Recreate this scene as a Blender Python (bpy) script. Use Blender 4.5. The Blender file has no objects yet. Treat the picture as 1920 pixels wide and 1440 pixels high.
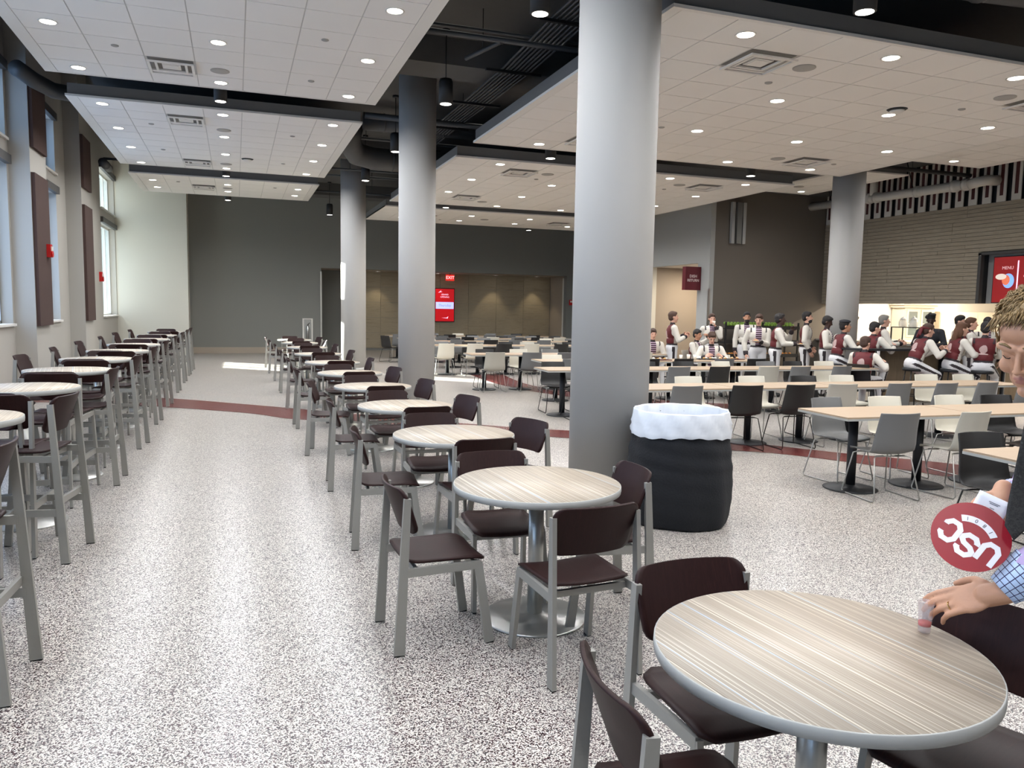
import bpy, bmesh, math, random
import numpy as np
from mathutils import Vector, Matrix, Euler
random.seed(7)
PI = math.pi
SC = bpy.context.scene
COL = SC.collection
# ------------------------------------------------------------------ camera
F, PITCH, YAW, ROLL = 1453.4, 0.09585, 0.34274, 0.01730
cd = bpy.data.cameras.new('camera'); cam = bpy.data.objects.new('camera', cd); COL.objects.link(cam)
fwd = Vector((math.sin(YAW)*math.cos(PITCH), math.cos(YAW)*math.cos(PITCH), -math.sin(PITCH)))
r0 = Vector((math.cos(YAW), -math.sin(YAW), 0)); u0 = r0.cross(fwd)
rt = r0*math.cos(ROLL)+u0*math.sin(ROLL); up = -r0*math.sin(ROLL)+u0*math.cos(ROLL)
cam.matrix_world = Matrix(((rt.x, up.x, -fwd.x, 0), (rt.y, up.y, -fwd.y, 0), (rt.z, up.z, -fwd.z, 1.70), (0, 0, 0, 1)))
cd.sensor_width = 36; cd.lens = F*36/1920; cd.clip_start = 0.05; cd.clip_end = 200
SC.camera = cam
# ------------------------------------------------------------------ light
W = bpy.data.worlds.new('daylight'); SC.world = W; W.use_nodes = True
wn = W.node_tree; wn.nodes.clear()
_o = wn.nodes.new('ShaderNodeOutputWorld'); _b = wn.nodes.new('ShaderNodeBackground')
_tc = wn.nodes.new('ShaderNodeTexCoord'); _sx = wn.nodes.new('ShaderNodeSeparateXYZ'); _cr = wn.nodes.new('ShaderNodeValToRGB')
wn.links.new(_tc.outputs['Generated'], _sx.inputs[0]); wn.links.new(_sx.outputs['Z'], _cr.inputs[0])
_cr.color_ramp.elements[0].color = (0.62, 0.78, 0.95, 1); _cr.color_ramp.elements[1].color = (0.25, 0.50, 1.0, 1)
wn.links.new(_cr.outputs[0], _b.inputs[0]); _b.inputs[1].default_value = 2.6
wn.links.new(_b.outputs[0], _o.inputs[0])
sl = bpy.data.lights.new('sun', 'SUN'); sun = bpy.data.objects.new('sun', sl); COL.objects.link(sun)
sl.energy = 75; sl.angle = 0.009; sl.color = (1.0, 0.97, 0.9)
sun.rotation_euler = Vector((0.66, -0.60, -0.27)).to_track_quat('-Z', 'Y').to_euler()
DAY = 2.6       # radiance of the daylight glowing through the lowered roller shades
DOWN_W = 22.0   # watts of one recessed downlight
SC.view_settings.view_transform = 'Standard'; SC.view_settings.look = 'None'
SC.view_settings.gamma = 1; SC.view_settings.use_curve_mapping = False
SC.view_settings.exposure = 0.05
try:
    SC.cycles.use_denoising = True
    SC.cycles.max_bounces = 8; SC.cycles.diffuse_bounces = 5; SC.cycles.glossy_bounces = 3
    SC.cycles.transmission_bounces = 6; SC.cycles.transparent_max_bounces = 8
    SC.cycles.sample_clamp_indirect = 6; SC.cycles.caustics_reflective = False; SC.cycles.caustics_refractive = False
    SC.cycles.use_light_tree = True
except Exception:
    pass

# ------------------------------------------------------------------ helpers
def srgb(r, g, b):
    f = lambda c: c/12.92 if c <= 0.04045 else ((c+0.055)/1.055)**2.4
    return (f(r/255), f(g/255), f(b/255), 1)
MATS = {}
def mat(name, col, rough=0.5, metal=0.0, emit=None, es=1.0, var=0.0, bump=0.0, bscale=60, coat=0.0, trans=0.0, spec=0.5, alpha=1.0):
    """Principled material with a little procedural noise in colour and relief."""
    if name in MATS: return MATS[name]
    m = bpy.data.materials.new(name); m.use_nodes = True; nt = m.node_tree; b = nt.nodes['Principled BSDF']
    b.inputs['Base Color'].default_value = col; b.inputs['Roughness'].default_value = rough; b.inputs['Metallic'].default_value = metal
    b.inputs['Specular IOR Level'].default_value = spec
    b.inputs['Coat Weight'].default_value = coat; b.inputs['Transmission Weight'].default_value = trans
    b.inputs['Alpha'].default_value = alpha
    if emit:
        b.inputs['Emission Color'].default_value = emit; b.inputs['Emission Strength'].default_value = es
    if var or bump:
        tc = nt.nodes.new('ShaderNodeTexCoord'); nz = nt.nodes.new('ShaderNodeTexNoise'); nz.inputs['Scale'].default_value = bscale
        nz.inputs['Detail'].default_value = 3
        nt.links.new(tc.outputs['Object'], nz.inputs['Vector'])
        if var:
            oi = nt.nodes.new('ShaderNodeObjectInfo')
            ad = nt.nodes.new('ShaderNodeMath'); ad.operation = 'ADD'
            nt.links.new(nz.outputs[0], ad.inputs[0]); nt.links.new(oi.outputs['Random'], ad.inputs[1])
            mr = nt.nodes.new('ShaderNodeMapRange'); mr.inputs[1].default_value = 0.3; mr.inputs[2].default_value = 1.7
            mr.inputs[3].default_value = 1-var; mr.inputs[4].default_value = 1+var
            nt.links.new(ad.outputs[0], mr.inputs[0])
            hs = nt.nodes.new('ShaderNodeHueSaturation'); hs.inputs['Color'].default_value = col
            nt.links.new(mr.outputs[0], hs.inputs['Value']); nt.links.new(hs.outputs[0], b.inputs['Base Color'])
        if bump:
            bp = nt.nodes.new('ShaderNodeBump'); bp.inputs['Strength'].default_value = bump; bp.inputs['Distance'].default_value = 0.01
            nt.links.new(nz.outputs[0], bp.inputs['Height']); nt.links.new(bp.outputs[0], b.inputs['Normal'])
    MATS[name] = m
    return m

def stripes(name, cols, axis, scale, rough=0.4, cross=0.02, rot=0.0, bump=0.0, rnd=True, thin=None, streak=None):
    """Laminate / wood grain: noise stretched along one axis through a colour ramp; thin adds pale hairlines."""
    m = bpy.data.materials.new(name); m.use_nodes = True; nt = m.node_tree; b = nt.nodes['Principled BSDF']
    b.inputs['Roughness'].default_value = rough; b.inputs['Specular IOR Level'].default_value = 0.32
    tc = nt.nodes.new('ShaderNodeTexCoord'); mp = nt.nodes.new('ShaderNodeMapping')
    sc = [scale*cross]*3; sc[axis] = scale; mp.inputs['Scale'].default_value = sc
    rm = nt.nodes.new('ShaderNodeMapping'); rm.inputs['Rotation'].default_value = (0, 0, rot)
    nt.links.new(tc.outputs['Object'], rm.inputs[0])
    src = rm.outputs[0]
    if rnd:
        oi = nt.nodes.new('ShaderNodeObjectInfo'); ml = nt.nodes.new('ShaderNodeVectorMath'); ml.operation = 'ADD'
        cb = nt.nodes.new('ShaderNodeMath'); cb.operation = 'MULTIPLY'; cb.inputs[1].default_value = 17.0
        nt.links.new(oi.outputs['Random'], cb.inputs[0]); nt.links.new(src, ml.inputs[0]); nt.links.new(cb.outputs[0], ml.inputs[1]); src = ml.outputs[0]
    nt.links.new(src, mp.inputs[0])
    nz = nt.nodes.new('ShaderNodeTexNoise'); nz.inputs['Scale'].default_value = 1; nz.inputs['Detail'].default_value = 4; nz.inputs['Roughness'].default_value = 0.75
    nt.links.new(mp.outputs[0], nz.inputs[0])
    cr = nt.nodes.new('ShaderNodeValToRGB'); el = cr.color_ramp.elements
    n = len(cols)
    for i, c in enumerate(cols):
        pos = 0.30+0.40*i/(n-1)
        if i < 2: el[i].position = pos; e = el[i]
        else: e = el.new(pos)
        e.color = c
    nt.links.new(nz.outputs[0], cr.inputs[0]); out = cr.outputs[0]
    if thin:
        m2 = nt.nodes.new('ShaderNodeMapping'); s2 = [scale*cross*0.5]*3; s2[axis] = scale*2.3; m2.inputs['Scale'].default_value = s2; m2.inputs['Location'].default_value = (5.3, 1.7, 0)
        nt.links.new(src, m2.inputs[0]); n2 = nt.nodes.new('ShaderNodeTexNoise'); n2.inputs['Scale'].default_value = 1; n2.inputs['Detail'].default_value = 1
        nt.links.new(m2.outputs[0], n2.inputs[0])
        r2 = nt.nodes.new('ShaderNodeMapRange'); r2.inputs[1].default_value = 0.60; r2.inputs[2].default_value = 0.66; nt.links.new(n2.outputs[0], r2.inputs[0])
        mx = nt.nodes.new('ShaderNodeMix'); mx.data_type = 'RGBA'; nt.links.new(r2.outputs[0], mx.inputs[0]); nt.links.new(out, mx.inputs[6]); mx.inputs[7].default_value = thin; out = mx.outputs[2]
    if streak:
        m3 = nt.nodes.new('ShaderNodeMapping'); s3 = [scale*cross*0.8]*3; s3[axis] = scale*0.55; m3.inputs['Scale'].default_value = s3; m3.inputs['Location'].default_value = (2.1, 9.7, 0)
        nt.links.new(src, m3.inputs[0]); n3 = nt.nodes.new('ShaderNodeTexNoise'); n3.inputs['Scale'].default_value = 1; n3.inputs['Detail'].default_value = 0
        nt.links.new(m3.outputs[0], n3.inputs[0])
        r3 = nt.nodes.new('ShaderNodeMapRange'); r3.inputs[1].default_value = 0.77; r3.inputs[2].default_value = 0.80; r3.inputs[4].default_value = 0.7; nt.links.new(n3.outputs[0], r3.inputs[0])
        mx3 = nt.nodes.new('ShaderNodeMix'); mx3.data_type = 'RGBA'; nt.links.new(r3.outputs[0], mx3.inputs[0]); nt.links.new(out, mx3.inputs[6]); mx3.inputs[7].default_value = streak; out = mx3.outputs[2]
    nt.links.new(out, b.inputs['Base Color'])
    MATS[name] = m
    return m

class MB:
    """Collects shapes into one mesh."""
    def __init__(s): s.v = []; s.f = []; s.m = []; s.sm = []
    def add(s, vs, fs, mi=0, smooth=False, M=None):
        o = len(s.v)
        s.v += [tuple(M @ Vector(v)) if M is not None else tuple(v) for v in vs]
        for f in fs: s.f.append(tuple(i+o for i in f)); s.m.append(mi); s.sm.append(smooth)
        return s
    def box(s, a, b, mi=0, M=None):
        x0, y0, z0 = a; x1, y1, z1 = b
        v = [(x0,y0,z0),(x1,y0,z0),(x1,y1,z0),(x0,y1,z0),(x0,y0,z1),(x1,y0,z1),(x1,y1,z1),(x0,y1,z1)]
        return s.add(v, [(0,3,2,1),(4,5,6,7),(0,1,5,4),(1,2,6,5),(2,3,7,6),(3,0,4,7)], mi, False, M)
    def bar(s, p, q, w0, d0, w1=None, d1=None, side=(1,0,0), mi=0):
        """Flat bar from p to q; w along `side`, d across."""
        p, q = Vector(p), Vector(q); w1 = w0 if w1 is None else w1; d1 = d0 if d1 is None else d1
        t = (q-p).normalized(); a = Vector(side); a = (a-t*a.dot(t)).normalized(); c = t.cross(a)
        vs = []
        for P, w, d in ((p, w0, d0), (q, w1, d1)):
            for sx, sy in ((-1,-1),(1,-1),(1,1),(-1,1)): vs.append(P+a*sx*w/2+c*sy*d/2)
        return s.add(vs, [(0,3,2,1),(4,5,6,7),(0,1,5,4),(1,2,6,5),(2,3,7,6),(3,0,4,7)], mi)
    def tube(s, pts, r, n=8, mi=0, caps=True, closed=False):
        pts = [Vector(p) for p in pts]; rs = r if isinstance(r, (list, tuple)) else [r]*len(pts)
        vs = []; fs = []; ref = None; N = len(pts)
        for i, p in enumerate(pts):
            t = (pts[(i+1) % N]-pts[i-1]) if closed or 0 < i < N-1 else (pts[1]-pts[0] if i == 0 else pts[-1]-pts[-2])
            t.normalize()
            if ref is None: ref = Vector((0,0,1)) if abs(t.z) < 0.9 else Vector((1,0,0))
            a = (ref-t*ref.dot(t)).normalized(); ref = a; c = t.cross(a)
            for k in range(n): an = 2*PI*k/n; vs.append(p+(a*math.cos(an)+c*math.sin(an))*rs[i])
        for i in range(N if closed else N-1):
            j = (i+1) % N
            for k in range(n): l = (k+1) % n; fs.append((i*n+k, i*n+l, j*n+l, j*n+k))
        if caps and not closed: fs.append(tuple(range(n-1, -1, -1))); fs.append(tuple((N-1)*n+k for k in range(n)))
        return s.add(vs, fs, mi, True)
    def lathe(s, prof, n=32, c=(0,0,0), mi=0, M=None, smooth=True):
        vs = []; fs = []
        for r, z in prof:
            for k in range(n): a = 2*PI*k/n; vs.append((c[0]+r*math.cos(a), c[1]+r*math.sin(a), c[2]+z))
        for i in range(len(prof)-1):
            for k in range(n): l = (k+1) % n; fs.append((i*n+k, i*n+l, (i+1)*n+l, (i+1)*n+k))
        s.add(vs, fs, mi, smooth, M)
        o = len(s.v)-len(vs)
        if prof[0][0] > 1e-6: s.f.append(tuple(o+k for k in range(n-1, -1, -1))); s.m.append(mi); s.sm.append(False)
        if prof[-1][0] > 1e-6: s.f.append(tuple(o+(len(prof)-1)*n+k for k in range(n))); s.m.append(mi); s.sm.append(False)
        return s
    def ball(s, c, r, n=10, mi=0, M=None):
        rx, ry, rz = r if isinstance(r, (tuple, list)) else (r, r, r)
        vs = []; fs = []; h = max(4, n//2+1)
        for i in range(h+1):
            th = PI*i/h
            for k in range(n): a = 2*PI*k/n; vs.append((c[0]+rx*math.sin(th)*math.cos(a), c[1]+ry*math.sin(th)*math.sin(a), c[2]+rz*math.cos(th)))
        for i in range(h):
            for k in range(n): l = (k+1) % n; fs.append((i*n+k, (i+1)*n+k, (i+1)*n+l, i*n+l))
        return s.add(vs, fs, mi, True, M)
    def plate(s, nu, nv, fn, th, mi=0):
        """Curved sheet with thickness; fn(u,v)->(point, normal), u,v in 0..1."""
        A = []; B = []
        for j in range(nv+1):
            for i in range(nu+1):
                p, n = fn(i/nu, j/nv); p = Vector(p); n = Vector(n).normalized(); A.append(p+n*th/2); B.append(p-n*th/2)
        o = len(A); w = nu+1; fs = []
        for j in range(nv):
            for i in range(nu):
                a = j*w+i; fs.append((a, a+1, a+w+1, a+w)); fs.append((o+a, o+a+w, o+a+w+1, o+a+1))
        rim = [i for i in range(w)]+[j*w+nu for j in range(1, nv+1)]+[nv*w+i for i in range(nu-1, -1, -1)]+[j*w for j in range(nv-1, 0, -1)]
        for k in range(len(rim)): a = rim[k]; b = rim[(k+1) % len(rim)]; fs.append((a, o+a, o+b, b))
        return s.add(A+B, fs, mi, True)
    def mesh(s, name, mats):
        me = bpy.data.meshes.new(name); me.from_pydata(s.v, [], s.f)
        for m in (mats if isinstance(mats, (list, tuple)) else [mats]): me.materials.append(m)
        me.polygons.foreach_set('material_index', s.m); me.polygons.foreach_set('use_smooth', s.sm); me.update()
        return me
    def build(s, name, mats, parent=None, **k):
        o = bpy.data.objects.new(name, s.mesh(name, mats)); COL.objects.link(o)
        if parent is not None: o.parent = parent
        return tag(o, **k)
def tag(o, label=None, cat=None, group=None, kind=None):
    if label: o['label'] = label
    if cat: o['category'] = cat
    if group: o['group'] = group
    if kind: o['kind'] = kind
    return o
def empty(name, loc=(0,0,0), rz=0.0, label=None, cat=None, group=None, kind=None):
    o = bpy.data.objects.new(name, None); COL.objects.link(o); o.location = loc; o.rotation_euler = (0, 0, rz)
    return tag(o, label, cat, group, kind)
def inst(name, me, parent=None, loc=(0,0,0), rot=(0,0,0), **k):
    o = bpy.data.objects.new(name, me); COL.objects.link(o); o.location = loc; o.rotation_euler = rot
    if parent is not None: o.parent = parent
    return tag(o, **k)
KIDS = {}
def copy_tree(root, loc, rz, label, group=None):
    kids = KIDS.setdefault(root.name, None)
    if kids is None:
        kids = KIDS[root.name] = [(c, list(c.children)) for c in root.children]
    r = root.copy(); COL.objects.link(r); r.location = loc; r.rotation_euler = (0, 0, rz); r['label'] = label
    if group: r['group'] = group
    for c, gs in kids:
        d = c.copy(); COL.objects.link(d); d.parent = r
        for g in gs: e = g.copy(); COL.objects.link(e); e.parent = d
    return r
class Proto:
    """First placement moves the original, every later one copies it with its parts."""
    def __init__(s, make): s.make = make; s.o = None
    def put(s, loc, rz, label, group=None):
        if s.o is None:
            s.o = s.make(); s.o.location = loc; s.o.rotation_euler = (0, 0, rz); s.o['label'] = label
            if group: s.o['group'] = group
            return s.o
        return copy_tree(s.o, loc, rz, label, group)
ORD = 'first second third fourth fifth sixth seventh eighth ninth tenth eleventh twelfth thirteenth fourteenth fifteenth sixteenth seventeenth eighteenth nineteenth twentieth twenty-first twenty-second'.split()
def text(body, size, m, parent, loc, rot, name='lettering', ext=0.001, align='CENTER', bold=0.0):
    c = bpy.data.curves.new(name, 'FONT'); c.body = body; c.size = size; c.extrude = ext; c.align_x = align; c.align_y = 'CENTER'; c.offset = bold
    c.resolution_u = 2
    c.materials.append(m); q = bpy.data.objects.new(name, c); COL.objects.link(q); dg = bpy.context.evaluated_depsgraph_get(); me = bpy.data.meshes.new_from_object(q.evaluated_get(dg)); bpy.data.objects.remove(q)
    me.name = name; o = bpy.data.objects.new(name, me); COL.objects.link(o); o.location = loc; o.rotation_euler = rot; o.parent = parent
    return o

# ------------------------------------------------------------------ materials
def terrazzo():
    m = bpy.data.materials.new('terrazzo'); m.use_nodes = True; nt = m.node_tree; b = nt.nodes['Principled BSDF']; N = nt.nodes.new; L = nt.links.new
    tc = N('ShaderNodeTexCoord')
    def chips(scale, off):
        mp = N('ShaderNodeMapping'); mp.inputs['Location'].default_value = (off, off*1.7, 0); L(tc.outputs['Object'], mp.inputs[0])
        nz = N('ShaderNodeTexNoise'); nz.inputs['Scale'].default_value = scale*0.8; L(mp.outputs[0], nz.inputs[0])
        mx = N('ShaderNodeVectorMath'); mx.operation = 'SCALE'; mx.inputs[3].default_value = 0.6/scale; L(nz.outputs[1], mx.inputs[0])
        ad = N('ShaderNodeVectorMath'); L(mp.outputs[0], ad.inputs[0]); L(mx.outputs[0], ad.inputs[1])
        v = N('ShaderNodeTexVoronoi'); v.inputs['Scale'].default_value = scale; v.voronoi_dimensions = '2D'; L(ad.outputs[0], v.inputs[0])
        s = N('ShaderNodeSeparateColor'); L(v.outputs['Color'], s.inputs[0])
        return s
    a = chips(205, 0.0); c = chips(340, 3.1)
    def ramp(inp, stops):
        r = N('ShaderNodeValToRGB'); r.color_ramp.interpolation = 'CONSTANT'; e = r.color_ramp.elements
        for i, (p, col) in enumerate(stops):
            if i < 2: e[i].position = p; e[i].color = col
            else: q = e.new(p); q.color = col
        L(inp, r.inputs[0]); return r
    base = ramp(c.outputs[0], [(0, srgb(194, 189, 180)), (0.45, srgb(216, 211, 201)), (0.74, srgb(172, 165, 158)), (0.87, srgb(100, 82, 82))])
    chip = ramp(a.outputs[1], [(0, srgb(50, 32, 36)), (0.38, srgb(78, 56, 59)), (0.62, srgb(86, 84, 86)), (0.8, srgb(30, 26, 29))])
    g = N('ShaderNodeMath'); g.operation = 'GREATER_THAN'; g.inputs[1].default_value = 0.59; L(a.outputs[0], g.inputs[0])
    mx = N('ShaderNodeMix'); mx.data_type = 'RGBA'; L(g.outputs[0], mx.inputs[0]); L(base.outputs[0], mx.inputs[6]); L(chip.outputs[0], mx.inputs[7])
    L(mx.outputs[2], b.inputs['Base Color']); b.inputs['Roughness'].default_value = 0.28; b.inputs['Specular IOR Level'].default_value = 0.45
    return m
def speckled(name, cols, scale, rough):
    m = bpy.data.materials.new(name); m.use_nodes = True; nt = m.node_tree; b = nt.nodes['Principled BSDF']; N = nt.nodes.new; L = nt.links.new
    tc = N('ShaderNodeTexCoord'); v = N('ShaderNodeTexVoronoi'); v.inputs['Scale'].default_value = scale; L(tc.outputs['Object'], v.inputs[0])
    s = N('ShaderNodeSeparateColor'); L(v.outputs['Color'], s.inputs[0]); r = N('ShaderNodeValToRGB'); r.color_ramp.interpolation = 'CONSTANT'
    e = r.color_ramp.elements
    for i, c in enumerate(cols):
        if i < 2: e[i].position = i/len(cols); e[i].color = c
        else: q = e.new(i/len(cols)); q.color = c
    L(s.outputs[0], r.inputs[0]); L(r.outputs[0], b.inputs['Base Color']); b.inputs['Roughness'].default_value = rough
    return m
M_FLOOR = terrazzo()
M_BURG = speckled('burgundy_terrazzo', [srgb(92, 42, 40), srgb(104, 50, 46), srgb(84, 36, 36), srgb(118, 66, 60), srgb(74, 30, 32)], 130, 0.25)
M_WALL = mat('warm_grey_paint', srgb(172, 168, 160), 0.75, var=0.02, bump=0.05, bscale=200)
M_CREAM = mat('cream_paint', srgb(206, 203, 192), 0.75, var=0.02, bump=0.05, bscale=200)
M_GREY = mat('dark_grey_paint', srgb(124, 124, 119), 0.75, var=0.02, bump=0.05, bscale=200)
M_BROWNG = mat('brown_grey_paint', srgb(108, 101, 92), 0.75, var=0.02, bump=0.05, bscale=200)
M_LGREY = mat('mid_grey_paint', srgb(172, 172, 168), 0.7, var=0.02, bump=0.05, bscale=200)
M_TAUPE = mat('taupe_paint', srgb(158, 146, 132), 0.7, var=0.02, bump=0.05, bscale=200)
M_COLUMN = mat('column_paint', srgb(178, 176, 172), 0.75, var=0.015, bump=0.04, bscale=90)
M_BLACKC = mat('black_ceiling_paint', srgb(80, 79, 77), 0.9, var=0.08, bump=0.2, bscale=8)
M_BLACKM = mat('black_metal', srgb(9, 9, 11), 0.55, 0.0, var=0.05, bscale=30)
M_DUCT = mat('painted_duct', srgb(66, 66, 66), 0.5, 0.3, var=0.05, bscale=20)
M_TILE = mat('ceiling_tile', srgb(236, 233, 227), 0.85, var=0.012, bump=0.15, bscale=250)
M_GRID = mat('ceiling_grid', srgb(196, 193, 187), 0.5, var=0.01)
M_FASCIA = mat('cloud_fascia', srgb(104, 103, 101), 0.6, var=0.01)
M_WHITEP = mat('white_plastic', srgb(225, 222, 215), 0.45, var=0.01)
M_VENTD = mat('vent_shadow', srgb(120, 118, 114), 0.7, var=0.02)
M_LENS = mat('downlight_lens', (1, 1, 1, 1), 0.4, emit=(1.0, 0.93, 0.82, 1), es=7.0)
M_SPEAK = mat('speaker_grille', srgb(165, 162, 156), 0.7, var=0.03, bump=0.4, bscale=400)
M_STEEL = mat('brushed_steel', srgb(178, 178, 174), 0.32, 0.85, var=0.03, bump=0.05, bscale=120)
M_FRAME = mat('warm_silver_frame', srgb(152, 150, 144), 0.45, 0.4, var=0.02, bump=0.03, bscale=150)
M_RUB = mat('rubber', srgb(25, 25, 25), 0.8, var=0.02)
M_BASEB = mat('black_base', srgb(26, 27, 30), 0.5, 0.2, var=0.03, bscale=60)
M_WOOD = stripes('dark_stained_ply', [srgb(29, 12, 11), srgb(42, 20, 18), srgb(35, 15, 14), srgb(51, 26, 23)], 0, 90, 0.5, 0.06); M_WOOD.node_tree.nodes['Principled BSDF'].inputs['Specular IOR Level'].default_value = 0.22
M_LAM = stripes('striped_laminate', [srgb(138, 124, 108), srgb(176, 163, 146), srgb(158, 144, 127), srgb(188, 176, 160), srgb(166, 152, 136)], 0, 125, 0.42, 0.004, rot=-0.10, thin=srgb(222, 212, 194), streak=srgb(176, 192, 206))
M_EDGE = mat('grey_edge_band', srgb(160, 160, 156), 0.5, var=0.02)
M_OAK = stripes('pale_oak_laminate', [srgb(150, 129, 106), srgb(166, 145, 121), srgb(158, 137, 113), srgb(174, 154, 132)], 1, 40, 0.4, 0.05)
M_PLANK = stripes('weathered_plank', [srgb(122, 112, 96), srgb(160, 149, 130), srgb(138, 127, 110), srgb(172, 161, 142)], 2, 40, 0.7, 0.03)
M_PANELW = stripes('wood_look_panel', [srgb(138, 126, 104), srgb(156, 144, 122), srgb(146, 134, 112)], 2, 14, 0.6, 0.1)
M_ACOU = mat('brown_acoustic_fabric', srgb(74, 54, 48), 0.95, var=0.06, bump=0.5, bscale=400)
M_DKTRIM = mat('dark_bronze', srgb(74, 72, 70), 0.5, 0.4, var=0.03)
M_RED = mat('alarm_red', srgb(190, 24, 22), 0.4, var=0.02)
M_REDSLOT = mat('dark_red_board', srgb(70, 26, 24), 0.7, var=0.05)
M_PIPE = mat('white_pipe', srgb(206, 202, 192), 0.5, var=0.02)
M_GLASS = None
def glass():
    m = bpy.data.materials.new('window_glass'); m.use_nodes = True; nt = m.node_tree; nt.nodes.clear()
    o = nt.nodes.new('ShaderNodeOutputMaterial'); t = nt.nodes.new('ShaderNodeBsdfTransparent'); g = nt.nodes.new('ShaderNodeBsdfGlossy'); x = nt.nodes.new('ShaderNodeMixShader')
    f = nt.nodes.new('ShaderNodeFresnel'); g.inputs['Roughness'].default_value = 0.02; t.inputs[0].default_value = (0.93, 0.97, 0.97, 1)
    x.inputs[0].default_value = 0.07; nt.links.new(t.outputs[0], x.inputs[1]); nt.links.new(g.outputs[0], x.inputs[2]); nt.links.new(x.outputs[0], o.inputs[0])
    return m
M_GLASS = glass()
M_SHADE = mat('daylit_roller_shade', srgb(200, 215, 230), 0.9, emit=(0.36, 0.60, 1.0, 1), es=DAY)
# ------------------------------------------------------------------ structure
def struct(name, boxes, m, parent=None, mb=None):
    b = mb or MB()
    for a, c in boxes: b.box(a, c)
    return b.build(name, m, parent, kind='structure')
struct('floor', [((-4.2, -6, -0.2), (25, 31.2, 0.0))], M_FLOOR)
def annulus(name, pts_out, pts_in):
    b = MB(); n = len(pts_out); z = 0.004
    vs = [(x, y, z) for x, y in pts_out]+[(x, y, z) for x, y in pts_in]
    b.add(vs, [(i, i+1, n+i+1, n+i) for i in range(n-1)])
    vb = [(x, y, -0.01) for x, y, _ in vs]; b.add(vb, [(n+i, n+i+1, i+1, i) for i in range(n-1)])
    return b.build(name, M_BURG, kind='structure')
def arc(cx, cy, r, a0, a1, n=60): return [(cx+r*math.cos(math.radians(a0+(a1-a0)*i/n)), cy+r*math.sin(math.radians(a0+(a1-a0)*i/n))) for i in range(n+1)]
def spline(P, n=12):
    out = []
    for i in range(len(P)-1):
        p0 = P[max(0, i-1)]; p1 = P[i]; p2 = P[i+1]; p3 = P[min(len(P)-1, i+2)]
        for k in range(n):
            t = k/n; out.append(tuple(0.5*((2*p1[j])+(-p0[j]+p2[j])*t+(2*p0[j]-5*p1[j]+4*p2[j]-p3[j])*t*t+(-p0[j]+3*p1[j]-3*p2[j]+p3[j])*t**3) for j in range(2)))
    out.append(P[-1]); return out
def band(name, P):   # P: list of (x_far, y_far, x_near, y_near)
    annulus(name, spline([(a, b) for a, b, c, d in P]), spline([(c, d) for a, b, c, d in P]))
band('floor_stripe_front', [(-3.6, 16.2, -3.6, 15.1), (-2.2, 15.7, -2.2, 14.5), (-1.03, 15.02, -0.94, 13.7), (0.3, 13.8, 0.2, 12.75), (0.82, 13.3, 0.82, 11.95), (2.2, 11.9, 2.2, 11.0), (3.76, 10.45, 3.56, 9.84), (4.45, 9.96, 4.19, 9.37), (5.6, 9.05, 5.35, 8.35), (6.3, 8.5, 6.2, 7.72), (7.03, 7.55, 6.85, 6.75), (7.9, 6.5, 7.15, 6.05), (8.4, 5.0, 7.7, 4.6), (8.6, 3.0, 7.9, 3.0)])
band('floor_stripe_back', [(6.6, 19.3, 5.7, 19.3), (6.35, 17.6, 5.6, 17.2), (6.3, 16.0, 5.72, 15.6), (6.9, 14.4, 6.3, 13.6), (7.7, 13.2, 7.3, 12.3), (8.8, 12.2, 8.5, 11.3), (10.4, 11.3, 10.2, 10.4), (12.5, 10.8, 12.5, 9.9)])
H = 5.62
HL = 7.1      # the deck is higher over the strip along the windows
# left wall: piers, recessed spandrels and window bays
XW, XP, XO = -3.6, -3.28, -4.1
BAYS = [(-5.2, -2.4), (-1.3, 1.5), (2.6, 5.4), (7.0, 9.75), (12.7, 15.45), (16.5, 19.3), (25.2, 27.95)]
PIERS = [(-2.35, -1.35), (1.55, 2.55), (5.8, 6.9), (10.6, 11.8), (15.57, 16.8), (20.3, 21.45)]
zs = (1.30, 4.02, 4.42, 5.56)
b = MB(); y = -6.0
for a, c in BAYS:
    b.box((XO, y, 0), (XW, a, HL)); b.box((XO, a, 0), (XW, c, zs[0])); b.box((XO, a, zs[1]), (XW, c, zs[2])); b.box((XO, a, zs[3]), (XW, c, HL)); y = c
b.box((XO, y, 0), (XW, 31, HL)); wall_left = b.build('wall_left', M_WALL, kind='structure')
b = MB()
for a, c in PIERS: b.box((XW, a, 0), (XP, c, HL))
b.build('wall_left_piers', M_WALL, kind='structure')
n = 0
for a, c in BAYS:
    for z0, z1, w in ((zs[0], zs[1], 'lower'), (zs[2], zs[3], 'upper')):
        n += 1; last = a > 24
        t = empty('window_%d' % n, (0, 0, 0), kind='structure'); X = -3.82
        fr = MB(); e = 0.06
        fr.box((X-.05, a, z0), (X+.05, a+e, z1)); fr.box((X-.05, c-e, z0), (X+.05, c, z1)); fr.box((X-.05, a, z0), (X+.05, c, z0+e)); fr.box((X-.05, a, z1-e), (X+.05, c, z1))
        fr.build('window_frame', M_STEEL if not last else M_WHITEP, t)
        mb = MB()
        for yy in (a+(c-a)*0.36, a+(c-a)*0.72): mb.box((X-.04, yy-.035, z0), (X+.045, yy+.035, z1))
        mb.build('mullion', M_STEEL if not last else M_WHITEP, t)
        if last: MB().box((X-.006, a+e, z0+e), (X+.006, c-e, z1-e)).build('pane', M_GLASS, t)
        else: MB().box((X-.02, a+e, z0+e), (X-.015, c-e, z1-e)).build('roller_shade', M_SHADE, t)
        MB().box((XW-.02, a-.03, z1-.02), (XW+.07, c+.03, z1+.13)).build('shade_housing', M_DKTRIM, t)
        MB().box((X, a-.02, z0-.03), (XW+.05, c+.02, z0+.012)).build('window_sill', M_WHITEP, t)
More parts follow.
